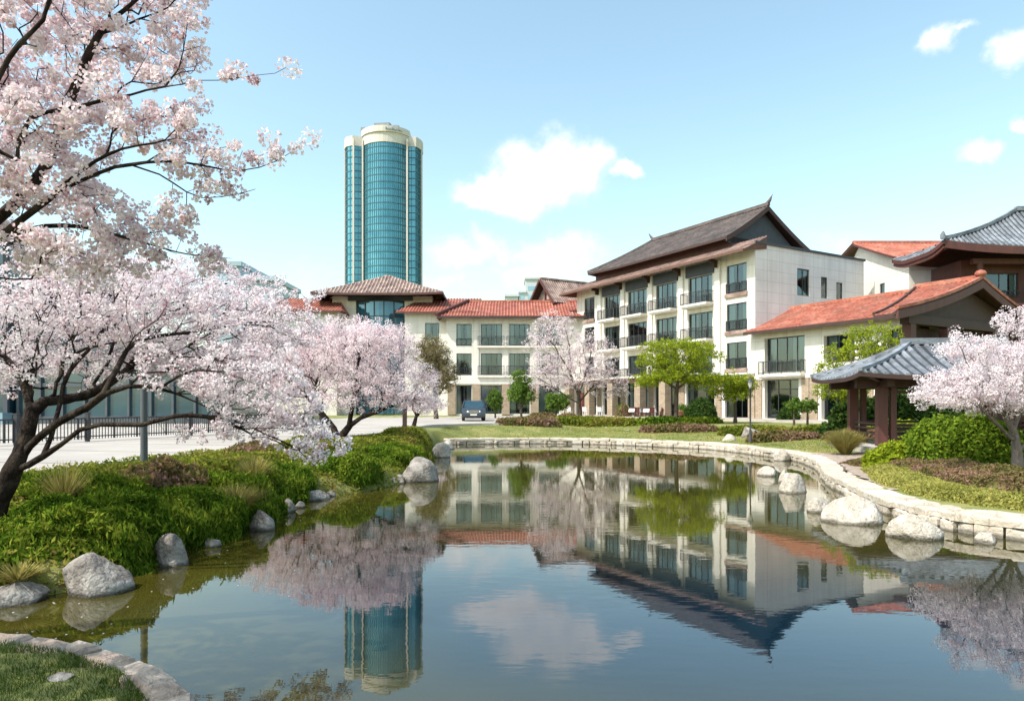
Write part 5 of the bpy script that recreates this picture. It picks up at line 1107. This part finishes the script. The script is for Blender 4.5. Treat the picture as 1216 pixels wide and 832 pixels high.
bed('gold_ground_cover', 'golden yellow ground cover strip along the right stone edging', 'ground cover', [(10.5, 19.2), (9.85, 17.6), (9.3, 16.2), (9.0, 14.9), (9.0, 13.5), (9.45, 12.2), (10.6, 10.9), (12, 9.6)], 1.2, .2, GO, 6500, .034, 302)
# ornamental tufts
def tuft(label, x, y, rad, h, mat, n, seed, z=None):
    r = np.random.default_rng(seed); z = gz(x, y) if z is None else z; a = r.uniform(0, 2 * math.pi, n); b = r.uniform(0, 1, n) ** .6; L_ = h * r.uniform(.6, 1.1, n); rb = .12 * rad
    base = np.column_stack([np.cos(a) * rb * r.uniform(0, 1, n), np.sin(a) * rb * r.uniform(0, 1, n), np.zeros(n)]); lean = b * rad
    vs = []; wv = .006 + .004 * r.uniform(size=n); sx, sy = -np.sin(a), np.cos(a)
    for t_, k in ((0, 1), (.5, 1), (1, .15)):
        c = base + np.column_stack([np.cos(a) * lean * t_ ** 1.6, np.sin(a) * lean * t_ ** 1.6, L_ * (t_ - .25 * b * t_ ** 2)]); s_ = np.column_stack([sx, sy, 0 * sx]) * (wv * k)[:, None]; vs += [c - s_, c + s_]
    V_ = np.stack(vs, 1).reshape(-1, 3); i = np.arange(n)[:, None] * 6; F_ = np.concatenate([i + np.array([0, 1, 3, 2]), i + np.array([2, 3, 5, 4])])
    o = np_mesh('ornamental_grass', V_, [F_], mat, rnd=np.tile(r.uniform(0, 1, n), 2)); o.location = (x, y, z - .02); tag(o, label, 'ornamental grass')
tuft('straw coloured grass tuft on the left bank beside the dark green shrub', -4.95, 12.2, .62, .62, M['leaf_straw'], 900, 5, .2)
tuft('yellow tuft of thin grass at the left edge above the flat boulder', -5.6, 7.75, .35, .3, M['leaf_straw'], 260, 6, .15)
tuft('thin dry grass tuft on the left bank above the low flat boulder', -5.5, 14.6, .5, .75, M['leaf_straw'], 500, 8)
tuft('thin dry grass tuft standing behind the largest left boulder', -6.5, 9.9, .45, .75, M['leaf_straw'], 350, 9)
tuft('tall golden ornamental grass clump left of the pavilion post', 12.2, 25.0, .85, 1.0, M['leaf_straw'], 3000, 7)
# lawn blades in the near corner
n = 60000; bx = RNG.uniform(-6.8, -1.9, n); by = RNG.uniform(3.6, 6.4, n); d = sdist(bx, by, PS[::2]); k = d > .22; bx, by = bx[k], by[k]; n = len(bx)
bz = ground_z(bx, by) - .01; a = RNG.uniform(0, 2 * math.pi, n); hh = RNG.uniform(.025, .065, n); ww = RNG.uniform(.0018, .0035, n); le = RNG.normal(size=(n, 2)) * .018
dx, dy = np.cos(a) * ww, np.sin(a) * ww
V_ = np.stack([np.column_stack([bx - dx, by - dy, bz]), np.column_stack([bx + dx, by + dy, bz]), np.column_stack([bx + le[:, 0], by + le[:, 1], bz + hh])], 1).reshape(-1, 3)
tag(np_mesh('lawn_grass', V_, [np.arange(3 * n).reshape(n, 3)], M['blade'], rnd=RNG.uniform(0, 1, n)), 'short green grass blades of the near lawn corner', 'grass', kind='stuff')
# far lawn: coarser blades along the far shore
n = 60000; bx = RNG.uniform(-4, 17, n); by = RNG.uniform(24, 46, n); d = sdist(bx, by, PS[::3]); dr = sdist(bx, by, ROAD[::2] + [ROAD[-1]]); k = (d > .95) & (dr > .3) & (d < 9); bx, by = bx[k], by[k]; n = len(bx)
bz = ground_z(bx, by) - .01; a = RNG.uniform(0, 2 * math.pi, n); hh = RNG.uniform(.04, .09, n); ww = RNG.uniform(.008, .015, n); dx, dy = np.cos(a) * ww, np.sin(a) * ww; le = RNG.normal(size=(n, 2)) * .03
V_ = np.stack([np.column_stack([bx - dx, by - dy, bz]), np.column_stack([bx + dx, by + dy, bz]), np.column_stack([bx + le[:, 0], by + le[:, 1], bz + hh])], 1).reshape(-1, 3)
tag(np_mesh('lawn_grass', V_, [np.arange(3 * n).reshape(n, 3)], M['leaf_bankyellow'], rnd=RNG.uniform(0.3, .75, n)), 'sunlit yellow green grass of the lawn along the far edging', 'grass', kind='stuff')

# ------------------------------------------------------------------ trees
def tree(name, label, cat, base, limbs, crown, K, rbase, rtip, bark, leaf, per, lsize, spread, seed, nside=6, step=.3, ns=4, asp=.6, wob=.12, bow=.12, pw=.35, thr=3, lf=None, group=None, sink=.25, lup=0., shell=.35, bias=0, minc=1):
    """limbs: polylines in world space (the first one is the trunk). crown: list of (centre, radii, weight)"""
    r = np.random.default_rng(seed); base = np.array(base, float)
    pos = []; par = []; pl = []
    def nearest(p):
        A_ = np.array(pos); sc = np.linalg.norm(A_ - p, axis=1) + pw * np.array(pl); return int(sc.argmin())
    for li, lm in enumerate(limbs):
        Pc = catmull([np.array(p, float) for p in lm], step)
        Pc = Pc + r.normal(size=Pc.shape) * .012 * np.linspace(0.3, 1, len(Pc))[:, None] * (step / .25)
        if li == 0: pos.append(Pc[0] - np.array([0, 0, sink])); par.append(-1); pl.append(0); prev = 0; st = 0
        else: prev = int(np.linalg.norm(np.array(pos) - Pc[0], axis=1).argmin()); st = 1 if np.linalg.norm(pos[prev] - Pc[0]) < step * .8 else 0
        for p in Pc[st:]: pos.append(p); par.append(prev); pl.append(pl[prev] + np.linalg.norm(p - pos[prev])); prev = len(pos) - 1
    wts = np.array([c[2] * np.prod(c[1]) ** (2 / 3) for c in crown]); ch = r.choice(len(crown), K, p=wts / wts.sum()); pts = []
    for c in ch:
        C_, R_, _ = crown[c]; d = r.normal(size=3); d /= np.linalg.norm(d); q = r.uniform(shell, 1) ** .6; pts.append(np.array(C_) + d * q * np.array(R_))
    pts = np.array(pts); o0 = np.array(pos); dmin = np.array([np.linalg.norm(o0 - p, axis=1).min() for p in pts]); pts = pts[np.argsort(dmin)]
    cap = len(pos) + K * 14; PA = np.zeros((cap, 3)); PA[:len(pos)] = pos; PL = np.zeros(cap); PL[:len(pl)] = pl; PR = par + [0] * (cap - len(par)); m_ = len(pos)
    for p in pts:
        if m_ > cap - 20: break
        i = int((np.linalg.norm(PA[:m_] - p, axis=1) + pw * PL[:m_]).argmin()); a_ = PA[i].copy(); D = np.linalg.norm(p - a_); k = int(min(12, max(1, round(D / step)))); nrm_ = r.normal(size=3) * wob * D; prev = i
        for j in range(1, k + 1):
            t_ = j / k; q = a_ + (p - a_) * t_ + (nrm_ + np.array([0, 0, bow * D])) * t_ * (1 - t_) + r.normal(size=3) * step * .07
            PA[m_] = q; PR[m_] = prev; PL[m_] = PL[prev] + np.linalg.norm(q - PA[prev]); prev = m_; m_ += 1
    Pn = PA[:m_]; Pr = np.array(PR[:m_]); cnt = np.zeros(m_); has = np.zeros(m_, bool)
    has[Pr[1:]] = True; cnt[~has] = 1; best = np.full(m_, -1); bc = np.zeros(m_)
    for i in range(m_ - 1, 0, -1): cnt[Pr[i]] += cnt[i]
    for i in range(1, m_):
        if cnt[i] > bc[Pr[i]]: bc[Pr[i]] = cnt[i]; best[Pr[i]] = i
    g = math.log(rbase / rtip) / math.log(cnt[0]); rad = rtip * cnt ** g
    hgt = Pn[:, 2] - base[2]; rad = rad * (1 + .45 * np.clip(1 - hgt / (rbase * 4), 0, 1) * (cnt > cnt[0] * .5))
    dirs = np.zeros((m_, 3)); dirs[1:] = Pn[1:] - Pn[Pr[1:]]; dirs[0] = dirs[1]; dirs /= np.linalg.norm(dirs, axis=1)[:, None] + 1e-9
    sm_ = dirs.copy(); hb_ = best >= 0; sm_[hb_] += dirs[best[hb_]]; sm_ /= np.linalg.norm(sm_, axis=1)[:, None] + 1e-9
    ref = np.array([.31, .93, .17]); 
    def frame(d): a_ = np.cross(d, ref); a_ /= np.linalg.norm(a_, axis=1)[:, None] + 1e-9; return a_, np.cross(a_, d)
    e = np.arange(1, m_); pe = Pr[e]; main = best[pe] == e
    d0 = np.where(main[:, None], sm_[pe], dirs[e]); r0_ = np.where(main, rad[pe], np.minimum(rad[e] * 1.25, rad[pe])); a0, b0 = frame(d0); a1, b1 = frame(sm_[e]); an = np.arange(nside) * 2 * math.pi / nside; ca, sa = np.cos(an)[None, :, None], np.sin(an)[None, :, None]
    kn = lambda m: 1 
    R0 = Pn[pe][:, None, :] + r0_[:, None, None] * (ca * a0[:, None, :] + sa * b0[:, None, :]); R1 = Pn[e][:, None, :] + rad[e][:, None, None] * (ca * a1[:, None, :] + sa * b1[:, None, :])
    Vv = np.concatenate([R0, R1], 1).reshape(-1, 3); o_ = (np.arange(len(e)) * 2 * nside)[:, None, None]; k_ = np.arange(nside); q = np.stack([k_, (k_ + 1) % nside, nside + (k_ + 1) % nside, nside + k_], 1)[None] + o_
    root = empty(name, base, 0, label, cat, group)
    np_mesh('trunk', Vv - base, [q.reshape(-1, 4)], bark, root, smooth_=True)
    tips = np.where((cnt <= thr) & (cnt >= minc) & (np.arange(m_) > 3))[0]
    if lf: tips = tips[r.uniform(size=len(tips)) < lf]
    sp = spread * r.uniform(.55, 1.25, len(tips)); ce = Pn[tips] + r.normal(size=(len(tips), 3)) * spread * .35
    D = r.normal(size=(len(tips), per, 3)); D /= np.linalg.norm(D, axis=2)[..., None]; rr_ = r.uniform(.35, 1, (len(tips), per, 1)) ** .5
    Q = (ce[:, None, :] + D * rr_ * sp[:, None, None] * np.array([1, 1, .8])).reshape(-1, 3); nr = D.reshape(-1, 3)
    V2, F2 = cards(Q, lsize * r.uniform(.7, 1.2, len(Q)), ns, asp, nr, .45, lup, .12)
    tone = np.repeat(r.normal(0, .13, len(tips)), per); rn = np.clip(r.uniform(0, 1, len(Q)) ** .8 + tone, 0, 1)
    np_mesh('crown', V2 - base, [F2], leaf, root, rnd=rn)
    print(label[:40], 'nodes', m_, 'leaves', len(Q)); return root
def Wn(px, py, Y): return np.array(W(px, py, Y)[:])
def El(px, py, Y, rx, ry, rY, wt=1): return (Wn(px, py, Y), (rx * Y / F, rY, ry * Y / F), wt)
CH = 'flowering cherry trees round the pond'
# left foreground cherry
def PL_(*a): return [Wn(*p) for p in a]
tree('cherry_tree', 'dark leaning cherry with thick forked trunk and drooping blossom over the left bank', 'cherry tree', Wn(-14, 622, 8.6),
     [PL_((-14, 622, 8.6), (0, 590, 8.6), (17, 560, 8.6)), PL_((17, 560, 8.6), (24, 540, 8.6), (33, 513, 8.7), (38, 489, 8.8), (52, 477, 8.9), (80, 473, 9.2), (117, 464, 9.6), (150, 440, 10), (190, 420, 10.4)),
      PL_((17, 560, 8.6), (35, 530, 8.6), (68, 502, 8.5), (103, 484, 8.5), (124, 468, 8.5), (152, 459, 8.6), (190, 461, 8.7), (231, 476, 8.8), (271, 495, 8.9), (330, 522, 9), (372, 540, 9.1)),
      PL_((17, 560, 8.6), (52, 541, 8.5), (73, 527, 8.4), (95, 510, 8.4), (119, 504, 8.4), (168, 504, 8.5), (206, 494, 8.6), (244, 494, 8.8), (285, 508, 9)),
      PL_((52, 541, 8.5), (62, 516, 8.6), (72, 475, 8.8), (83, 440, 9), (115, 403, 9.3), (133, 366, 9.7), (146, 335, 10)),
      PL_((124, 468, 8.5), (138, 440, 8.7), (162, 406, 9.2), (224, 395, 9.8), (299, 383, 10.2), (372, 380, 10.6)),
      PL_((38, 489, 8.8), (20, 440, 9.2), (-20, 400, 9.8), (-60, 370, 10.4)), PL_((190, 461, 8.7), (230, 440, 8.4), (290, 450, 8.2), (340, 480, 8.2)),
      PL_((150, 440, 10), (180, 400, 11), (220, 360, 12), (260, 335, 13))],
     [El(60, 390, 9.6, 130, 60, 1.8), El(180, 370, 10.5, 110, 55, 2.2, 1.2), El(250, 395, 10.5, 100, 55, 2.0, 1.1), El(300, 450, 9, 75, 42, 1.0, 1.1), El(345, 510, 9.1, 52, 28, .6, .9), El(120, 330, 11, 90, 35, 2, .9), El(240, 345, 12.5, 85, 35, 2, .9),
      El(-40, 400, 10.5, 100, 70, 2, .6), El(230, 440, 9.5, 90, 30, 1.4, .9), El(330, 390, 10.6, 55, 26, 1, .5), El(60, 445, 9.6, 70, 24, 1.2, .6), El(250, 505, 9, 55, 22, .7, .25), El(345, 350, 11.5, 45, 22, 1, .2), El(378, 532, 9.1, 36, 15, .4, .9), El(300, 500, 9, 50, 20, .6, .8), El(350, 480, 9.2, 40, 22, .7, .8)],
     3200, .118, .0023, M['bark'], M['petal'], 34, .0165, .095, 21, nside=7, step=.17, ns=5, asp=1, wob=.16, bow=-.02, pw=.42, thr=4, lf=.85, group=CH)
# hanging sprays under it, then the near overhead tree
tree('cherry_tree', 'nearest cherry whose pink white branches reach in from the upper left edge', 'cherry tree', np.array([-6.9, 5.4, .85]),
     [[np.array([-6.9, 5.4, .85]), np.array([-6.7, 5.4, 2.0]), np.array([-6.3, 5.5, 2.9]), Wn(-190, 320, 5.6), Wn(-100, 300, 5.7), Wn(0, 281, 5.8)],
      PL_((0, 281, 5.8), (36, 252, 5.7), (72, 227, 5.7), (119, 204, 5.6), (155, 195, 5.6), (216, 193, 5.6), (281, 202, 5.7), (330, 190, 5.7), (360, 167, 5.7)),
      PL_((-40, 290, 5.8), (20, 240, 6.0), (58, 191, 6.1), (76, 141, 6.1), (90, 101, 6.0), (119, 40, 6.0), (162, 0, 6.0), (215, -40, 6.1)),
      PL_((-100, 300, 5.7), (-50, 200, 5.4), (-5, 97, 5.3), (25, 54, 5.3), (50, 22, 5.3), (70, -30, 5.3)), PL_((20, 190, 5.5), (36, 141, 5.5), (97, 126, 5.5), (155, 112, 5.5), (234, 96, 5.5), (281, 94, 5.6), (341, 83, 5.6)),
      PL_((0, 281, 5.8), (54, 269, 5.9), (100, 270, 6), (160, 285, 6), (224, 303, 6), (275, 306, 6.1)), PL_((-40, 310, 5.8), (0, 330, 5.5), (55, 331, 5.5), (105, 330, 5.5)), PL_((60, 232, 5.7), (126, 184, 5.5), (198, 166, 5.4)),
      PL_((119, 40, 6.0), (150, 30, 5.9), (200, 8, 5.9), (215, -10, 5.9)), PL_((205, 100, 5.5), (218, 60, 5.6), (222, 30, 5.6)), PL_((155, 195, 5.6), (190, 207, 5.7), (240, 235, 5.8), (305, 225, 5.8)), PL_((-50, 200, 5.4), (-10, 160, 5.1), (20, 120, 5.0))],
     [El(40, 50, 5.9, 75, 65, .8, 1.25), El(150, 30, 6.1, 80, 45, .7, 1.1), El(60, 150, 5.8, 80, 40, .7, 1.0), El(170, 120, 5.7, 80, 30, .5, .9), El(260, 92, 5.6, 62, 13, .25, .7), El(190, 150, 5.5, 55, 24, .4, .8), El(50, 215, 5.7, 70, 32, .6, 1.0),
      El(250, 192, 5.6, 62, 24, .3, .8), El(330, 185, 5.7, 28, 18, .15, .45), El(160, 260, 5.9, 85, 22, .5, 1.1), El(90, 300, 5.8, 90, 28, .6, 1.1), El(225, 300, 6, 50, 12, .3, .6), El(-60, 150, 5.8, 90, 160, .8, .9), El(215, 55, 5.7, 40, 38, .3, .5), El(150, -60, 6, 130, 50, .9, .9), El(250, 230, 5.8, 45, 15, .3, .35), (np.array([-6.3, 3.9, 4.4]), (1.5, 1.3, .6), .9), (np.array([-5.3, 3.4, 4.9]), (1.1, 1.1, .5), .7)],
     1550, .13, .0021, M['bark'], M['petalpink'], 62, .0155, .095, 22, nside=7, step=.12, ns=5, asp=1, wob=.14, bow=.03, pw=.4, thr=3, lf=.72, group=CH)
tree('cherry_tree', 'rounded two stemmed pink cherry in the middle of the left bank', 'cherry tree', Wn(402, 531, 25.5),
     [PL_((402, 531, 25.5), (403, 522, 25.5)), PL_((403, 522, 25.5), (396, 508, 25.6), (383, 492, 25.8), (372, 478, 26), (355, 462, 26.3), (335, 445, 26.6)), PL_((403, 522, 25.5), (415, 506, 25.3), (428, 496, 25.2), (450, 488, 25.1), (475, 478, 25), (500, 472, 25)),
      PL_((415, 506, 25.3), (420, 470, 25.3), (424, 440, 25.3), (428, 405, 25.4)), PL_((372, 478, 26), (375, 455, 26), (385, 430, 26.2), (395, 405, 26.3)), PL_((450, 488, 25.1), (458, 462, 24.8), (470, 440, 24.6))],
     [El(372, 425, 26, 62, 38, 1.9), El(432, 420, 25.3, 68, 40, 2.0, 1.1), El(480, 455, 25, 45, 30, 1.5), El(400, 400, 26, 55, 24, 1.6, .9), El(455, 405, 25, 40, 22, 1.4, .8), El(345, 445, 26.4, 50, 40, 1.6, 1.1), El(430, 468, 25, 60, 20, 1.5, .7), El(505, 475, 25, 24, 16, .9, .5), El(318, 425, 27, 42, 40, 1.4, .9)],
     2100, .19, .004, M['bark'], M['petalpink'], 52, .026, .22, 23, step=.32, ns=4, asp=.8, wob=.14, bow=.1, pw=.4, thr=3, group=CH, shell=.2)
tree('cherry_tree', 'airy pale pink cherry standing in front of the junction of the two hotel wings', 'cherry tree', Wn(689, 499, 50),
     [PL_((689, 499, 50), (688, 485, 50), (687, 470, 50)), PL_((687, 470, 50), (678, 445, 50), (664, 420, 50), (650, 400, 50)), PL_((687, 470, 50), (695, 445, 49.5), (702, 420, 49.2), (705, 395, 49)), PL_((687, 478, 50), (705, 458, 50.5), (725, 442, 50.8)), PL_((688, 480, 50), (665, 465, 50), (640, 450, 50)), PL_((678, 445, 50), (676, 410, 50), (668, 380, 50))],
     [El(660, 410, 50, 38, 36, 2.2), El(700, 430, 49.5, 36, 38, 2.0), El(680, 440, 50, 50, 24, 2.2), El(648, 450, 50, 30, 18, 1.6, .8), El(722, 455, 50.5, 28, 18, 1.5, .7), El(655, 380, 50, 24, 14, 1.2, .5)],
     1300, .15, .006, M['barkgreen'], M['petalpink'], 26, .038, .24, 24, step=.5, ns=4, asp=.8, wob=.12, bow=.1, pw=.35, thr=2, group=CH, shell=.2)
tree('cherry_tree', 'white pink cherry with pale trunk at the right edge in front of the pavilion', 'cherry tree', Wn(1210, 560, 16.6),
     [PL_((1210, 560, 16.6), (1207, 535, 16.6), (1203, 512, 16.6)), PL_((1203, 512, 16.6), (1190, 490, 16.5), (1175, 470, 16.3), (1160, 452, 16.2), (1148, 430, 16.1), (1143, 415, 16.1)), PL_((1203, 512, 16.6), (1215, 480, 16.8), (1225, 450, 17)), PL_((1205, 525, 16.6), (1180, 500, 16.2), (1160, 480, 16), (1130, 470, 15.8), (1100, 468, 15.7)), PL_((1203, 512, 16.6), (1198, 470, 17), (1190, 430, 17.2)), PL_((1207, 535, 16.6), (1230, 520, 16.5), (1260, 500, 16.4))],
     [El(1150, 455, 16.2, 48, 24, 1.2, 1.1), El(1120, 470, 15.9, 34, 13, .8, .8), El(1200, 430, 16.9, 45, 30, 1.4, 1.1), El(1150, 412, 16.2, 36, 15, .8, .6), El(1128, 396, 16.1, 17, 7, .3, .3), El(1205, 385, 17, 24, 18, .7, .6), El(1265, 450, 16.8, 60, 50, 1.6, .9), El(1190, 470, 16.4, 40, 18, 1.1, .9), El(1175, 480, 16.2, 40, 12, .8, .7)],
     1700, .11, .0035, M['barkpale'], M['petal'], 46, .0195, .14, 25, nside=7, step=.22, ns=4, asp=.85, wob=.13, bow=.03, pw=.4, thr=3, group=CH, shell=.25)
tree('cherry_tree', 'little far cherry behind the tip of the left bank', 'cherry tree', Wn(492, 504, 40), [PL_((492, 504, 40), (494, 494, 40), (490, 482, 40)), PL_((494, 494, 40), (506, 482, 40))],
     [El(490, 475, 40, 26, 14, 1.4), El(510, 480, 40, 20, 12, 1.1, .8)], 260, .1, .008, M['bark'], M['petalpink'], 22, .045, .18, 26, step=.35, group=CH, shell=.1)
# green trees
GT = 'green trees on the hotel lawn'
tree('maple_tree', 'wide layered lime green tree in front of the white hotel', 'tree', Wn(803, 503, 46), [PL_((803, 503, 46), (803, 485, 46), (804, 462, 46)), PL_((804, 462, 46), (785, 450, 46), (770, 445, 46)), PL_((804, 462, 46), (825, 446, 46), (845, 438, 46)), PL_((804, 462, 46), (805, 435, 46), (800, 415, 46)), PL_((805, 440, 46), (830, 422, 45.6), (845, 412, 45.5))],
     [El(805, 412, 46, 46, 8, 2.3, 1.2), El(825, 424, 45.8, 34, 8, 2.0), El(782, 428, 46.2, 30, 9, 1.9), El(800, 446, 46, 50, 6, 2.5, 1.3), El(770, 452, 46, 22, 6, 1.4, .8), El(835, 450, 46, 34, 8, 1.9, 1.1), El(805, 436, 46, 40, 8, 2.0, .9)],
     1000, .14, .008, M['barkgreen'], M['leaf_lime'], 34, .052, .28, 31, step=.45, asp=.7, bow=.05, pw=.3, thr=2, group=GT, shell=.1)
tree('maple_tree', 'smaller lime green tree right of the wide layered one beside the lantern', 'tree', Wn(873, 500, 48), [PL_((873, 500, 48), (873, 485, 48), (872, 470, 48)), PL_((872, 470, 48), (862, 458, 48))],
     [El(872, 452, 48, 24, 9, 1.3), El(866, 466, 48, 26, 9, 1.4), El(880, 460, 48, 18, 12, 1.2)], 380, .1, .01, M['barkgreen'], M['leaf_lime'], 20, .065, .24, 32, step=.4, asp=.7, group=GT, shell=.1)
tree('young_tree', 'young upright green tree between the blue grey car and the pink cherry', 'tree', Wn(619, 499, 50), [PL_((619, 499, 50), (619, 484, 50), (619, 470, 50)), PL_((619, 475, 50), (612, 462, 50)), PL_((619, 470, 50), (625, 455, 50))],
     [El(618, 455, 50, 12, 16, .9), El(619, 468, 50, 18, 12, 1.1)], 320, .09, .01, M['barkgreen'], M['leaf_green'], 20, .07, .22, 33, step=.4, asp=.7, group=GT, shell=.1)
tree('maple_tree', 'tall lime green tree rising behind the blue tiled pavilion roof', 'tree', Wn(1022, 512, 33), [PL_((1022, 512, 33), (1020, 495, 33), (1012, 478, 33)), PL_((1020, 495, 33), (1028, 470, 33), (1030, 440, 33)), PL_((1012, 478, 33), (1000, 460, 33), (992, 450, 33)), PL_((1028, 470, 33), (1035, 430, 33), (1040, 405, 33))],
     [El(1035, 398, 33, 34, 14, 1.4, 1.1), El(1015, 418, 33, 36, 12, 1.5, 1.1), El(1048, 415, 33.2, 24, 12, 1.1, .9), El(990, 440, 33, 26, 13, 1.1, 1.0), El(998, 462, 33, 32, 15, 1.3, 1.2), El(1030, 450, 33, 28, 12, 1.2)],
     850, .1, .007, M['barkpale'], M['leaf_lime'], 20, .048, .18, 34, step=.35, asp=.65, bow=.05, pw=.3, thr=2, group=GT, shell=.1)
for (lb, px, sd_) in (('left one of the two little round trees before the low wing window', 943, 35), ('right one of the two little round trees before the low wing window', 963 - 4, 36)):
    tree('young_tree', lb, 'tree', Wn(px, 500, 43), [PL_((px, 500, 43), (px, 490, 43), (px + 1, 482, 43))], [El(px, 480, 43, 9, 6.5, .55), El(px + 3, 484, 43, 10, 5, .55, .6)], 110, .05, .008, M['barkgreen'], M['leaf_green'], 26, .055, .15, sd_, step=.3, asp=.7, group='little round trees before the low wing', shell=.1)
tree('budding_tree', 'olive brown budding tree beside the glass bay behind the pink blossom', 'tree', Wn(518, 500, 62), [PL_((518, 500, 62), (517, 470, 62), (515, 440, 62), (514, 420, 62))], [El(512, 420, 62, 24, 22, 1.8), El(522, 445, 62, 24, 24, 1.8)], 1300, .2, .012, M['barkgreen'], M['leaf_olive'], 24, .05, .26, 37, step=.5, group=None, shell=.1)
tree('young_tree', 'small green tree against the ground floor of the back wing behind the car', 'tree', Wn(588, 500, 66), [PL_((588, 500, 66), (588, 485, 66), (588, 470, 66))], [El(588, 474, 66, 9, 13, .9)], 160, .09, .012, M['barkgreen'], M['leaf_green'], 18, .08, .24, 38, step=.5, asp=.7, group=GT, shell=.1)
tree('young_tree', 'bushy green tree right of the young upright one under the pink cherry', 'tree', Wn(660, 498, 58), [PL_((660, 498, 58), (660, 485, 58))], [El(662, 477, 58, 15, 11, 1.1)], 200, .09, .012, M['barkgreen'], M['leaf_green'], 20, .08, .24, 39, step=.5, asp=.7, group=GT, shell=.1)
for (lb, x, y, h, rx, mm) in (('dark clipped evergreen ball before the hotel doors beside the lime tree', *AL(3.6, -2.6)[:2], 1.7, 1.4, 'leaf_dark'), ('dark evergreen bush at the low wing window by the stone pier', *AL(-4.4, -1.4)[:2], 1.1, .8, 'leaf_dark'), ('grey green bush on the patio by the second stone pier', *AL(13.6, -3.0)[:2], 1.2, .7, 'leaf_olive')):
    sd += 1; shrub(lb, (x, y), rx, rx * .8, h, M[mm], 2600, .1, .6, seed=sd, z=GZ + .1, group='bushes along the hotel front')
for i, (s, tx) in enumerate(((15.2, 'between the second and third stone piers'), (6.6, 'right of the patio tables'))):
    p = AL(s, -1.9); r = empty('flower_pot', (p.x, p.y, zp), 0, 'terracotta pot with a small bush ' + tx, 'plant pot', 'terracotta pots on the patio'); mb = MB(); mb.lathe((0, 0, 0), [(.22, 0), (.33, .5), (.36, .5), (.36, .58), (.3, .58)], 16); mb.build('pot', M['terracotta'], r)
    V_, F_ = cards(RNG.normal(size=(500, 3)) * np.array([.2, .2, .18]) + np.array([0, 0, .85]), .07, 4, .6); np_mesh('foliage', V_, [F_], M['leaf_green'], r, rnd=RNG.uniform(0, 1, 500))
